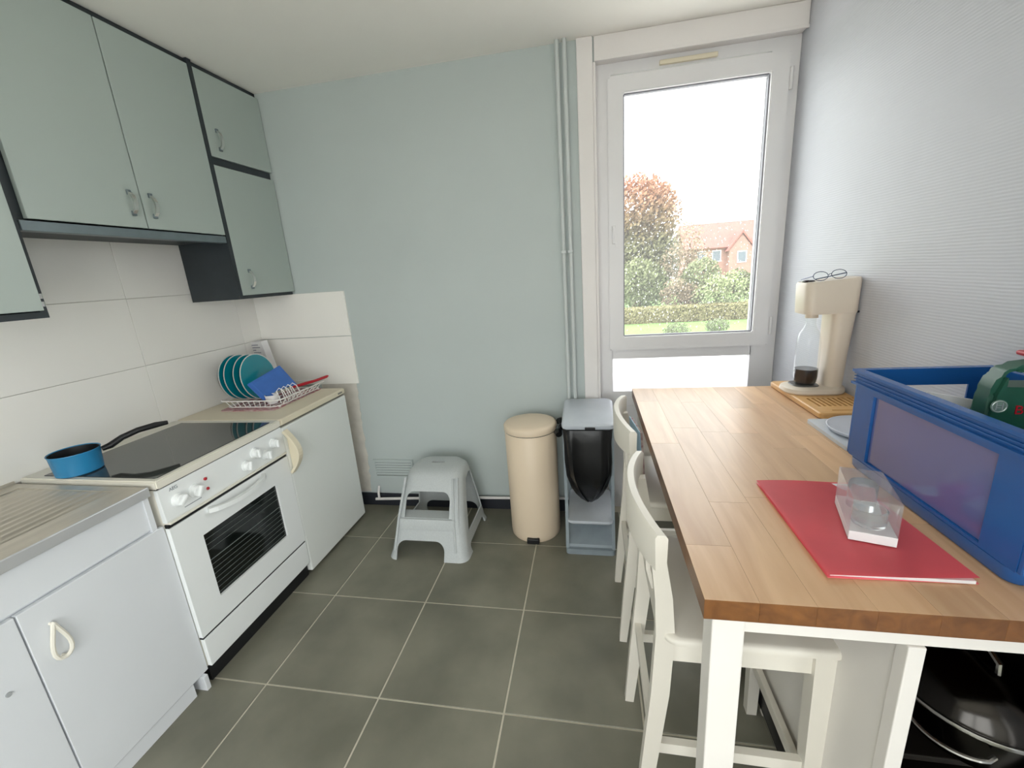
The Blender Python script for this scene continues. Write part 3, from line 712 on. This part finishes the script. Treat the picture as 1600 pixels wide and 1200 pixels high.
bx('shelf', m_shelf, t, 2.575, 2.97, -1.66, -.48, .06, .075)
bx('shelf_edge', m_chrome, t, 2.553, 2.5565, -1.66, -.5, .034, .046)
bx('panel_gap_shade', m_black, t, 2.557, 2.566, -1.671, -.491, .03, .189)  # black strip stands in for shade in the open gap below the panel
bx('back_shade', m_shelf, t, 2.972, 2.983, -1.66, -.48, .06, .8)  # dark sheet by the wall stands in for shade under the worktop

# pot on the island shelf
t = thing('cooking_pot', 'dark polished steel pot with domed lid on the island shelf', 'pot', (2.86, -1.45, .4))
cx, cy = 2.845, -1.475
bm = nb(); lathe(bm, [(.095, .4005), (.11, .404), (.125, .43), (.138, .5), (.141, .508)], cx, cy, 44); obj('body', bm, m_pot, t, True)
bm = nb(); lathe(bm, [(.146, .509), (.1475, .513), (.146, .518)], cx, cy, 44); obj('rim', bm, m_chrome, t, True)
bm = nb(); lathe(bm, [(.142, .5185), (.14, .528), (.12, .556), (.085, .58), (.045, .592), (.001, .596)], cx, cy, 44); lid = obj('lid', bm, m_pot, t, True)
bm = nb(); tube(bm, [(cx, cy-.045, .588), (cx, cy-.043, .612), (cx, cy-.02, .622), (cx, cy+.02, .622), (cx, cy+.043, .612), (cx, cy+.045, .588)], .006, 8); obj('handle', bm, m_chrome, lid, True)
bm = nb(); pts = []
for i in range(13):
    a = PI+.25+i*.95/12; rr = .142+.028*math.sin(PI*i/12)**.5; pts.append((cx+rr*math.cos(a), cy+rr*math.sin(a), .48-.006*math.sin(PI*i/12)))
tube(bm, pts, .0045, 8); obj('side_handle', bm, m_chrome, t, True)

# ------------------------------------------------------------------ bar stools
def make_stool(label):
    s = thing('bar_stool', label, 'stool', group='bar stools at the island', local=True)
    for y in (-1, 1):
        pts = []; sec = []
        for z, x, w in ((0, -.2, .028), (.2, -.182, .036), (.45, -.158, .042), (.62, -.15, .042), (.72, -.155, .038), (.84, -.17, .03)):
            pts.append((x, y*.168, z)); sec.append((.026, w))
        bm = nb(); tube(bm, pts, 0, sect=sec, ref=(1, 0, 0)); obj('leg', bm, m_chair, s)
        bm = nb(); tube(bm, [(.185, y*.172, 0), (.18, y*.165, .6)], 0, sect=[(.03, .03), (.042, .042)], ref=(1, 0, 0)); obj('leg', bm, m_chair, s)
        bx('apron', m_chair, s, -.132, .16, y*.165-.009, y*.165+.009, .545, .605)
        bm = nb(); tube(bm, [(-.165, y*.166, .27), (.168, y*.168, .27)], 0, sect=(.018, .032)); obj('stretcher', bm, m_chair, s)
    bx('apron', m_chair, s, .172, .19, -.145, .145, .545, .605); bx('apron', m_chair, s, -.156, -.138, -.154, .154, .545, .605)
    bx('foot_rest', m_chair, s, .172, .19, -.15, .15, .19, .225, bev=.003)
    bx('stretcher', m_chair, s, -.183, -.165, -.154, .154, .3, .33)
    bm = nb(); loft(bm, [rrect(-.15, .214, -.192, .192, .607, .03, 6), rrect(-.156, .222, -.2, .2, .613, .036, 6), rrect(-.156, .222, -.2, .2, .622, .036, 6), rrect(-.152, .218, -.196, .196, .628, .034, 6), rrect(-.144, .21, -.188, .188, .63, .03, 6)]); obj('seat', bm, m_chair, s, True, .9)
    bm = nb(); ring = []
    for i in range(15):
        u = i/14*2-1; x = -.168-.042*(1-u*u); y = u*.212
        zt = .915-.012*u*u; zb = .805+.012*u*u
        tk = .011
        ring.append([(x-tk, y, zb), (x-tk-.002, y, zt-.008), (x-tk+.003, y, zt), (x+tk-.003, y, zt), (x+tk+.002, y, zt-.008), (x+tk, y, zb)])
    loft(bm, ring); obj('backrest', bm, m_chair, s, True, .9)
    bm = nb(); tube(bm, [(-.162, -.156, .67), (-.166, 0, .67), (-.162, .156, .67)], 0, sect=(.016, .035)); obj('back_rail', bm, m_chair, s)
    for y in (-.085, 0, .085):
        bm = nb(); tube(bm, [(-.166, y, .685), (-.18, y, .74), (-.198+.02*(y/.1)**2, y, .81)], 0, sect=(.05, .01), ref=(1, 0, 0)); obj('slat', bm, m_chair, s)
    return s
def copy_tree(o, parent=None):
    c = o.copy(); COL.objects.link(c)
    if parent: c.parent = parent
    for ch in o.children: copy_tree(ch, c)
    return c
s1 = make_stool('ivory bar stool under the near end of the oak table'); s1.location = (2.348, -1.345, 0)
s2 = copy_tree(s1); s2['label'] = 'ivory bar stool at the far end of the oak table, nearest the window'; s2.location = (2.345, -.765, 0)
# booklet against the far stool's back
t = thing('booklet', 'pale blue booklet with coloured edge propped on the far bar stool', 'booklet', (2.21, -.8, .631), local=True)
t.rotation_euler = (0, -.06, .12)
bm = nb(); box(bm, 0, .004, -.085, .085, 0, .235, bev=.0008); ob = obj('cover', bm, M('pale_blue_card', '9FC0D6', .5), t)
bx('pages', M('coloured_print', '7A3A4A', .6, col2='C9B8B0', vscale=40), t, .0045, .012, -.083, .083, .001, .23)

# ------------------------------------------------------------------ things on the island
TZ = .9
# bamboo board
t = thing('bamboo_board', 'slotted bamboo board under the cream drinks machine', 'board', (2.88, -.65, TZ))
bd = nb(); loft(bd, [rrect(2.793, 2.982, -.858, -.442, TZ+.0006, .014, 4), rrect(2.79, 2.985, -.861, -.439, TZ+.004, .014, 4), rrect(2.79, 2.985, -.861, -.439, TZ+.018, .014, 4), rrect(2.793, 2.982, -.858, -.442, TZ+.022, .014, 4)])
cuts = []
for i in range(10):
    c = nb(); x = 2.82+i*.0165; box(c, x, x+.008, -.785, -.69, TZ+.002, TZ+.03); cuts.append(c)
c = nb(); box(c, 2.84, 2.96, -.832, -.826, TZ+.012, TZ+.03); cuts.append(c)
obj('board', boolean(bd, cuts), m_bamboo, t)
# drinks machine
MZ = TZ+.0225
t = thing('drinks_machine', 'cream sparkling water machine on the bamboo board by the wall', 'machine', (2.88, -.59, MZ))
my0, my1 = -.648, -.528; myc = (my0+my1)/2
bm = nb(); loft(bm, [rrect(2.78, 2.984, my0-.012, my1+.012, MZ, .06, 8), rrect(2.776, 2.986, my0-.016, my1+.016, MZ+.006, .064, 8), rrect(2.78, 2.985, my0-.012, my1+.012, MZ+.018, .062, 8), rrect(2.8, 2.98, my0+.002, my1-.002, MZ+.025, .052, 8)]); obj('base', bm, m_sodac, t, True)
bm = nb(); loft(bm, [rrect(2.806, 2.898, my0+.014, my1-.014, MZ+.0252, .03, 6), rrect(2.808, 2.896, my0+.016, my1-.016, MZ+.0285, .03, 6)]); obj('drip_plate', bm, M('dark_grey_plate', '55524E', .35), t, True)
bm = nb(); loft(bm, [rrect(2.908, 2.972, my0+.008, my1-.008, MZ+.0253, .03, 6), rrect(2.907, 2.975, my0+.006, my1-.006, MZ+.15, .03, 6), rrect(2.907, 2.984, my0+.002, my1-.002, 1.222, .03, 6)]); obj('column', bm, m_sodac, t, True)
bm = nb(); loft(bm, [rrect(2.814, 2.984, my0, my1, 1.2225, .028, 6), rrect(2.812, 2.9855, my0-.001, my1+.001, 1.229, .03, 6), rrect(2.808, 2.9875, my0-.001, my1+.001, 1.325, .03, 6), rrect(2.812, 2.985, my0+.003, my1-.003, 1.333, .028, 6)])
for v in bm.verts:
    if v.co.z > 1.3: v.co.z += (v.co.x-2.778)*.07
obj('head', bm, m_sodac, t, True)
bm = nb(); lathe(bm, [(.02, 1.334), (.02, 1.34), (.016, 1.343)], 2.834, myc, 20); obj('button', bm, m_cola, t, True)
bm = nb(); lathe(bm, [(.021, 1.205), (.021, 1.2223)], 2.856, myc, 20); obj('nozzle', bm, m_sodac, t, True)
bm = nb(); tube(bm, [(2.983, my0+.02, 1.225), (2.9895, my0+.02, 1.225)], .004, 8); obj('pin', bm, m_black, t)
# bottle
t = thing('drink_bottle', 'clear bottle with dark drink in the cream machine', 'bottle', (2.856, myc, MZ))
BZ = MZ+.0286
bm = nb(); lathe(bm, [(.001, BZ+.004), (.03, BZ), (.037, BZ+.006), (.0405, BZ+.03), (.0405, BZ+.13), (.0395, BZ+.16), (.034, BZ+.195), (.022, BZ+.215), (.0165, BZ+.23), (.0165, 1.2045)], 2.856, myc, 36, (True, False)); obj('shell', bm, m_bottle, t, True)
bm = nb(); lathe(bm, [(.001, BZ+.0055), (.029, BZ+.002), (.036, BZ+.008), (.0392, BZ+.03), (.0392, BZ+.06), (.001, BZ+.06)], 2.856, myc, 36); obj('drink', bm, m_cola, t, True)
# spectacles on the machine
t = thing('spectacles', 'thin-rimmed spectacles lying on top of the cream machine', 'glasses', (2.87, myc, 1.345))
m_spec = M('dark_blue_metal', '2A3A5C', .3, metal=.7)
def ring3(cx, cz):
    return [(cx+.024*math.cos(2*PI*i/20), my0+.018+.004*math.sin(2*PI*i/20), cz+.0155*math.sin(2*PI*i/20)) for i in range(20)]
for cx, cz in ((2.852, 1.354), (2.91, 1.358)):
    bm = nb(); tube(bm, ring3(cx, cz+.003), .0012, 6, True); rm = obj('rim', bm, m_spec, t, True)
    bm = nb(); bm.faces.new([bm.verts.new(p) for p in ring3(cx, cz+.003)]); obj('lens', bm, m_clear, rm)
bm = nb(); tube(bm, [(2.876, my0+.018, 1.36), (2.881, my0+.016, 1.364), (2.886, my0+.018, 1.363)], .0012, 6); obj('bridge', bm, m_spec, t)
for a, b in (((2.828, my0+.018, 1.358), (2.83, my1-.01, 1.3435)), ((2.934, my0+.018, 1.364), (2.84, my0+.03, 1.346))):
    bm = nb(); tube(bm, [a, b], .0018, 6); obj('temple', bm, m_spec, t)
# kitchen scale
t = thing('kitchen_scale', 'flat square glass scale with white round dish behind the blue crate', 'scale', (2.86, -1.0, TZ))
bm = nb(); loft(bm, [rrect(2.738, 2.975, -1.125, -.885, TZ+.0006, .012, 4), rrect(2.738, 2.975, -1.125, -.885, TZ+.012, .012, 4)]); obj('plate', bm, m_scale, t)
bm = nb(); lathe(bm, [(.085, TZ+.0122), (.105, TZ+.016), (.112, TZ+.026), (.109, TZ+.027), (.1, TZ+.02), (.001, TZ+.018)], 2.862, -1.003, 48); obj('dish', bm, M('white_dish', 'D2D6E0', .3), t, True)
# red folder
t = thing('folder', 'red card folder with papers lying on the oak table', 'folder', (2.55, -1.48, TZ))
bm = nb(); P = [(2.438, -1.655), (2.662, -1.65), (2.658, -1.318), (2.44, -1.317)]
def slab(P, z0, z1): 
    bm = nb(); loft(bm, [[(x, y, z0) for x, y in P], [(x, y, z1) for x, y in P]]); return bm
obj('cover', slab(P, TZ+.0006, TZ+.0016), m_redfold, t)
obj('papers', slab([(2.444, -1.65), (2.656, -1.652), (2.653, -1.325), (2.446, -1.322)], TZ+.0018, TZ+.0075), m_paper, t)
bm = nb()
nx, ny = 9, 9; grid = []
for j in range(ny):
    row = []
    for i in range(nx):
        u, v = i/(nx-1), j/(ny-1)
        x = (2.436+.225*u)+(.003-.004*u)*v; y = -1.657+.34*v+.006*u*(1-v)
        z = TZ+.0085+.006*max(0, u-.6)*(1-v)*2+.002*math.sin(u*5)*v
        row.append((x, y, z))
    grid.append(row)
V = [[bm.verts.new(p) for p in row] for row in grid]
for j in range(ny-1):
    for i in range(nx-1): bm.faces.new((V[j][i], V[j][i+1], V[j+1][i+1], V[j+1][i]))
bmesh.ops.solidify(bm, geom=bm.faces[:], thickness=-.0008); obj('cover_front', bm, m_redfold, t, True)
# clear box on the folder
t = thing('clear_box', 'clear plastic gift box with white base and glass jar on the red folder', 'box', (2.575, -1.497, TZ+.011), rotz=-.31, local=True)
hx, hy = .036, .071
bm = nb(); box(bm, -hx, hx, -hy, hy, 0, .019, bev=.001); obj('base', bm, m_paper, t)
bm = nb(); frame(bm, 'z', -hx, hx, -hy, hy, .0008, .0008, .0008, .0008, .0192, .085); sl = obj('sleeve', bm, m_plastic, t)
bx('top_sheet', m_plastic, t, -hx, hx, -hy, hy, .0852, .086)
bm = nb(); lathe(bm, [(.026, .0195), (.028, .022), (.028, .05), (.025, .052), (.025, .026), (.001, .025)], 0, -.03, 28); jar = obj('jar', bm, M('thick_glass', 'F0F4F4', .03), t, True)
g = MATS['thick_glass'].node_tree.nodes['Principled BSDF']; g.inputs['Transmission Weight'].default_value = .85; g.inputs['IOR'].default_value = 1.3
bm = nb(); lathe(bm, [(.024, .0195), (.0245, .022), (.0245, .07), (.022, .073), (.001, .073)], 0, .036, 28); obj('jar', bm, MATS['thick_glass'], t, True)
# crate
t = thing('storage_crate', 'blue plastic stacking crate on the near end of the oak table', 'crate', (2.84, -1.42, TZ))
cx0, cx1, cy0, cy1, cz0, cz1 = 2.7, 2.984, -1.668, -1.183, TZ+.0006, 1.152
th = .004
bm = nb(); loft(bm, [rrect(cx0+.006, cx1-.006, cy0+.02, cy1-.02, cz0, .02), rrect(cx0-.004+.006, cx1-.006, cy0+.014, cy1-.014, cz0+.006, .022), rrect(cx0+.001, cx1-.005, cy0+.01, cy1-.01, cz0+.028, .024)], caps=(True, True)); obj('floor_tray', bm, m_crate, t, True)
def wall_x(x0, x1): return (x0, x1)
bx('long_side', m_crate, t, cx0+.008, cx0+.012, cy0+.012, cy1-.012, .9295, 1.115)
bx('long_side', m_crate, t, cx1-.012, cx1-.008, cy0+.012, cy1-.012, .9295, 1.115)
bx('end_side', m_crate, t, cx0+.0125, cx1-.0125, cy0+.008, cy0+.012, .9295, 1.115)
bm = nb(); frame(bm, 'y', cx0+.0125, cx1-.0125, .9295, 1.115, .035, .035, .07, .004, cy1-.012, cy1-.008); obj('end_side', bm, m_crate, t)
bx('side_sheen', M('lavender_sheen_blue', '5A669C', .16, coat=1., spec=.8), t, cx0+.0068, cx0+.0078, cy0+.084, cy1-.079, .937, 1.102)  # lavender colour stands in for the room's reflection on the blue side
# raised frame on the sides
bm = nb(); frame(bm, 'x', cy0+.012, cy1-.012, .9295, 1.115, .07, .065, .006, .012, cx0+.001, cx0+.0079); obj('side_ribs', bm, m_crate, t)
bm = nb(); frame(bm, 'y', cx0+.0125, cx1-.0125, .9295, 1.115, .05, .05, .006, .012, cy0+.001, cy0+.0079); obj('end_ribs', bm, m_crate, t)
for (px, py) in ((cx0+.001, cy0+.001), (cx0+.001, cy1-.013), (cx1-.013, cy0+.001), (cx1-.013, cy1-.013)):
    bx('corner_post', m_crate, t, px, px+.0112, py, py+.0112, .93, 1.1148, bev=.003)
bm = nb()
for z0, z1, e in ((1.1152, 1.121, .006), (1.121, 1.1265, -.001), (1.1265, 1.129, .0025), (1.129, 1.134, -.001), (1.134, 1.1365, .0025), (1.1365, 1.1415, -.001), (1.1415, 1.144, .0025), (1.144, 1.146, -.001), (1.146, 1.1525, .006)):
    frame(bm, 'z', cx0-e, min(cx1+e, 2.9885), cy0-e, cy1+e, e+.012, min(e, .0045)+.012, e+.012, e+.012, z0, z1)
obj('rim', bm, m_crate, t)
# green power tool standing in the crate
t = thing('power_tool', 'green power tool with red switch standing in the blue crate', 'tool', (2.87, -1.43, TZ+.03), rotz=0, local=True)
t.rotation_euler = (0, 0, -.12)
def yz_ring(y, pts): return [(x, y, z) for x, z in pts]
def tool_body(bm, poly, y0, y1, bev):
    prism(bm, poly, 'y', y0, y1); bmesh.ops.bevel(bm, geom=[e for e in bm.edges], offset=bev, segments=2, affect='EDGES')
b0 = nb(); tool_body(b0, [(-.088, 0), (.085, 0), (.09, .2), (.095, .29), (.0, .298), (-.06, .288), (-.08, .27), (-.09, .235), (-.088, .17)], -.038, .014, .009)
ct = nb(); prism(ct, arch(-.07, .05, .25, .278, .012), 'y', -.1, .1)
obj('housing', boolean(b0, [ct]), m_green, t, True, .6)
bm = nb(); box(bm, -.034, .07, -.02, .02, .2995, .309, bev=.004); obj('switch', bm, m_red, t)
ex, ez = -.076, .213
bm = nb(); loft(bm, [[(ex+.0125*math.cos(2*PI*i/28), y, ez+.0125*math.sin(2*PI*i/28)) for i in range(28)] for y in (-.0382, -.0395)]); em = obj('emblem', bm, M('emblem_grey', '6E857C', .4), t)
bm = nb(); tube(bm, [(ex+.0105*math.cos(2*PI*i/28), -.0398, ez+.0105*math.sin(2*PI*i/28)) for i in range(28)], .0009, 6, True); obj('ring', bm, m_silver, em, True)
bm = nb()
for sg in (-1, 1): box(bm, ex+sg*.0045-.0009, ex+sg*.0045+.0009, -.0405, -.0395, ez-.007, ez+.007)
box(bm, ex-.0045, ex+.0045, -.0404, -.0395, ez-.003, ez-.0017); box(bm, ex-.0045, ex+.0045, -.0404, -.0395, ez+.0017, ez+.003); obj('armature_mark', bm, m_silver, em)
RXZ = Matrix(((1, 0, 0, 0), (0, 0, -1, 0), (0, 1, 0, 0), (0, 0, 0, 1)))
text('lettering', 'BOSCH', .024, m_red, t, Matrix.Translation((-.014, -.0388, .206)) @ RXZ, .0008)
bm = nb(); tube(bm, [(-.085, -.0385, .12), (-.03, -.0395, .135), (.03, -.0395, .2), (.09, -.0385, .225)], .0015, 6); obj('housing_seam', bm, m_black, t)
t = thing('leaflet', 'white and blue folded leaflet standing in the blue crate', 'leaflet', (2.775, -1.335, TZ+.03), local=True); t.rotation_euler = (0, .12, -.5)
bx('sheet', m_paper, t, -.04, .05, 0, .003, 0, .2); bx('back_sheet', m_bluebox, t, -.035, .05, .0035, .007, 0, .195)

# ------------------------------------------------------------------ outside the window
GZ = -3.05
m_lawn = M('lawn', '5F7F3C', .9, col2='6E8E4A', vscale=.6)
struct(bx('ground', m_lawn, None, -90, 90, 21, 110, GZ-.2, GZ))
struct(bx('pavement', M('pale_concrete', 'DAD8D2', .9, var=.06, vscale=.5), None, -90, 90, -90, 21, GZ-.2, GZ+.02))
def leaves(name, blobs, n, size, mat, parent, shell=.55):
    vs, fs = [], []
    tot = sum(b[1]*b[2]*b[3] for b in blobs)
    for (c, rx, ry, rz) in blobs:
        k = int(n*rx*ry*rz/tot)
        for _ in range(k):
            a = random.uniform(0, 2*PI); u = random.uniform(-1, 1); r = random.uniform(shell, 1.05); q = math.sqrt(1-u*u)
            p = Vector((c[0]+rx*r*q*math.cos(a), c[1]+ry*r*q*math.sin(a), c[2]+rz*r*u))
            d = Vector((random.gauss(0, 1), random.gauss(0, 1), random.gauss(0, 1))).normalized()
            e = d.orthogonal().normalized()*size*random.uniform(.6, 1.3); f = d.cross(e).normalized()*size*random.uniform(.35, .7)
            i = len(vs); vs += [p-e, p-f, p+e, p+f]; fs.append((i, i+1, i+2, i+3))
    off = ORG.get(parent.name, Vector()); me = bpy.data.meshes.new(name); me.from_pydata([v-off for v in vs], [], fs); me.materials.append(mat)
    o = bpy.data.objects.new(name, me); COL.objects.link(o); o.parent = parent; o['kind'] = 'stuff'; return o
m_bark = M('bark', '5B4A3C', .9, var=.15, vscale=4)
def tree(name, label, cat, base, h, blobs, n, size, mat, trunk=.25, grp=None):
    t = thing(name, label, cat, base, group=grp)
    top = Vector((base[0], base[1], base[2]+h*.55))
    bm = nb(); tube(bm, [base, (base[0]+.1, base[1], base[2]+h*.3), tuple(top)], [trunk, trunk*.75, trunk*.45], 8); obj('trunk', bm, m_bark, t, True)
    for c, rx, ry, rz in blobs:
        bm = nb(); tube(bm, [tuple(top-Vector((0, 0, random.uniform(0, h*.2)))), tuple((top+Vector(c))/2+Vector((0, 0, .1*h))), c], [trunk*.4, trunk*.25, trunk*.08], 6); obj('branch', bm, m_bark, t, True)
    leaves('foliage', blobs, n, size, mat, t)
    return t
m_beech = leaf_mat('autumn_leaves', '6A6A48', 'A0684C', 4.5, 10.5)
m_olive = leaf_mat('olive_leaves', '5E6848', '7A8058', -3, 4)
m_pale = leaf_mat('pale_leaves', '7A8862', 'A0A878', -3, 3)
m_brown = leaf_mat('brown_twigs', '6A5C48', '93826A', -3, 5)
m_hedge = leaf_mat('hedge_leaves', '6C6440', '88825A', -3, 0)
tree('tall_tree', 'tall tree with orange autumn crown seen through the window', 'tree', (6.4, 42, GZ), 12.2,
     [((6.2, 42, 6.6), 3.6, 3, 2.7), ((8.2, 41.5, 5.6), 2.2, 2.2, 2.6), ((7.4, 42, 2.6), 3.0, 2.6, 2.6), ((4.8, 42, 3.2), 2.8, 2.6, 3), ((8.6, 41, 1.8), 1.8, 2, 2.4), ((6.6, 41, .2), 2.4, 2, 2.2), ((8.9, 41, -.6), 1.8, 1.6, 1.8)], 15000, .2, m_beech, .4)
tree('garden_tree', 'olive-green leafy tree low behind the lawn, left in the window', 'tree', (6.3, 38, GZ), 5.5, [((6.2, 38, -.3), 1.7, 1.5, 2.2), ((7.4, 38, -.6), 1.5, 1.4, 1.9)], 3500, .16, m_olive, .18, 'garden trees')
tree('bare_tree', 'thin twiggy brown tree right of the tall autumn tree', 'tree', (10.6, 38, GZ), 8, [((10.4, 38, 2.6), 1.2, 1.1, 2.1), ((9.6, 38, 1.0), 1.5, 1.2, 1.8), ((11.3, 38, 1.4), 1.1, 1., 1.3)], 1700, .12, m_brown, .2, 'garden trees')
tree('garden_tree', 'rounded green tree in front of the brick house', 'tree', (10.6, 34, GZ), 4.6, [((10.6, 34, .2), 1.4, 1.2, 1.3), ((9.8, 34, -.8), 1.2, 1., 1.2)], 2600, .13, m_olive, .16, 'garden trees')
tree('shrub', 'grey-brown bushy shrub behind the clipped hedge', 'shrub', (9.0, 33.2, GZ), 2.6, [((8.6, 33.2, -1.2), 1.2, .9, 1.3), ((9.7, 33, -1.4), 1, .8, 1.1)], 2200, .11, m_brown, .08)
tree('shrub', 'yellow-green loose shrub behind the clipped hedge, under the house', 'shrub', (11.4, 32.8, GZ), 3, [((11.2, 32.8, -1.1), 1.2, .9, 1.4), ((12.4, 32.8, -1.0), 1.3, .9, 1.4), ((10.3, 32.6, -1.6), .9, .7, 1)], 3200, .11, m_pale, .08)
tree('shrub', 'dark green shrub at the right edge of the window view', 'shrub', (13.2, 33.6, GZ), 3.4, [((13.1, 33.6, -.5), 1.0, .9, 1.0), ((13.9, 33.6, -.8), 1.0, .9, 1.0)], 1600, .12, m_olive, .1)
tree('shrub', 'low bright green bush at the left end of the far lawn', 'shrub', (6.2, 46, GZ), 2, [((5.6, 46, -1.9), 1.4, .9, 1.1), ((7.6, 46, -1.9), 1.2, .8, 1.0)], 1500, .13, m_pale, .08)
tree('shrub', 'small rounded grey-green bush on the lawn before the hedge', 'shrub', (6.9, 23.5, GZ), 1, [((6.9, 23.5, GZ+.5), .75, .6, .5)], 900, .07, m_olive, .05)
tree('shrub', 'small dark bush on the near lawn at the right', 'shrub', (9.7, 25.5, GZ), 1, [((9.6, 25.5, GZ+.45), .7, .6, .45)], 800, .07, m_olive, .05)
t = thing('clipped_hedge', 'long low clipped hedge across the lawn', 'hedge', (9, 31.7, GZ))
bx('core', M('hedge_core', '4E4A28', .95), t, -6, 22, 31.4, 32.3, GZ, GZ+1.05)
vs, fs = [], []
for _ in range(9000):
    x = random.uniform(2.5, 16); s = random.random()
    p = Vector((x, 31.35+random.uniform(-.1, .05), GZ+random.uniform(0, 1.15))) if s < .65 else Vector((x, random.uniform(31.3, 32.4), GZ+1.08+random.uniform(-.05, .1)))
    d = Vector((random.gauss(0, 1), random.gauss(-1, 1), random.gauss(0, 1))).normalized(); e = d.orthogonal().normalized()*.09; f = d.cross(e).normalized()*.06
    i = len(vs); vs += [p-e, p-f, p+e, p+f]; fs.append((i, i+1, i+2, i+3))
me = bpy.data.meshes.new('foliage'); o0 = ORG[t.name]; me.from_pydata([v-o0 for v in vs], [], fs); me.materials.append(m_hedge)
o = bpy.data.objects.new('foliage', me); COL.objects.link(o); o.parent = t; o['kind'] = 'stuff'
# brick house
t = thing('brick_house', 'brick house with red tiled roof and gabled dormer beyond the garden', 'house', (21, 60, GZ))
m_brick = M('pale_brick', 'A07A70', .9, var=.1, vscale=3); m_roof = M('red_roof_tile', '8E5A50', .85, var=.12, vscale=2); m_slate = M('grey_slate', '6A6E72', .7)
bx('wall', m_brick, t, 14.6, 32, 58.2, 66, GZ, 2.8)
bm = nb(); prism(bm, [(57.7, 2.6), (62.1, 5.9), (66.5, 2.6), (66.3, 2.4), (62.1, 5.5), (57.9, 2.4)], 'x', 14, 32.6); obj('roof', bm, m_roof, t)
bm = nb(); prism(bm, [(19.2, GZ), (22.0, GZ), (22.0, 2.2), (20.6, 4.0), (19.2, 2.2)], 'y', 57.2, 60); gb = obj('gable', bm, m_brick, t)
bm = nb(); prism(bm, [(19.0, 2.05), (20.6, 4.15), (22.2, 2.05), (22.4, 2.05), (20.6, 4.45), (18.8, 2.05)], 'y', 57.0, 61.5); obj('gable_roof', bm, m_roof, t)
bm = nb(); prism(bm, [(22.3, 1.6), (25.8, 1.6), (25.8, 3.6), (22.3, 3.6)], 'y', 57.4, 58.0); obj('slate_panel', bm, m_slate, t)
m_dglass = M('dark_house_glass', '56606A', .1)
for x, z in ((17.4, .9), (17.4, -1.8), (20.1, .6), (20.1, -1.9), (23.4, -1.4), (15.6, .9)):
    y = 57.15 if 19 < x < 22 else 58.15
    f = nb(); frame(f, 'y', x, x+1.1, z, z+1.4, .1, .1, .1, .1, y-.06, y+.02); wf = obj('window', f, m_pvc, t)
    bx('pane', m_dglass, wf, x+.1, x+1, y-.02, y, z+.1, z+1.3)
bx('chimney', m_brick, t, 24.5, 25.3, 61.5, 62.5, 5, 7)
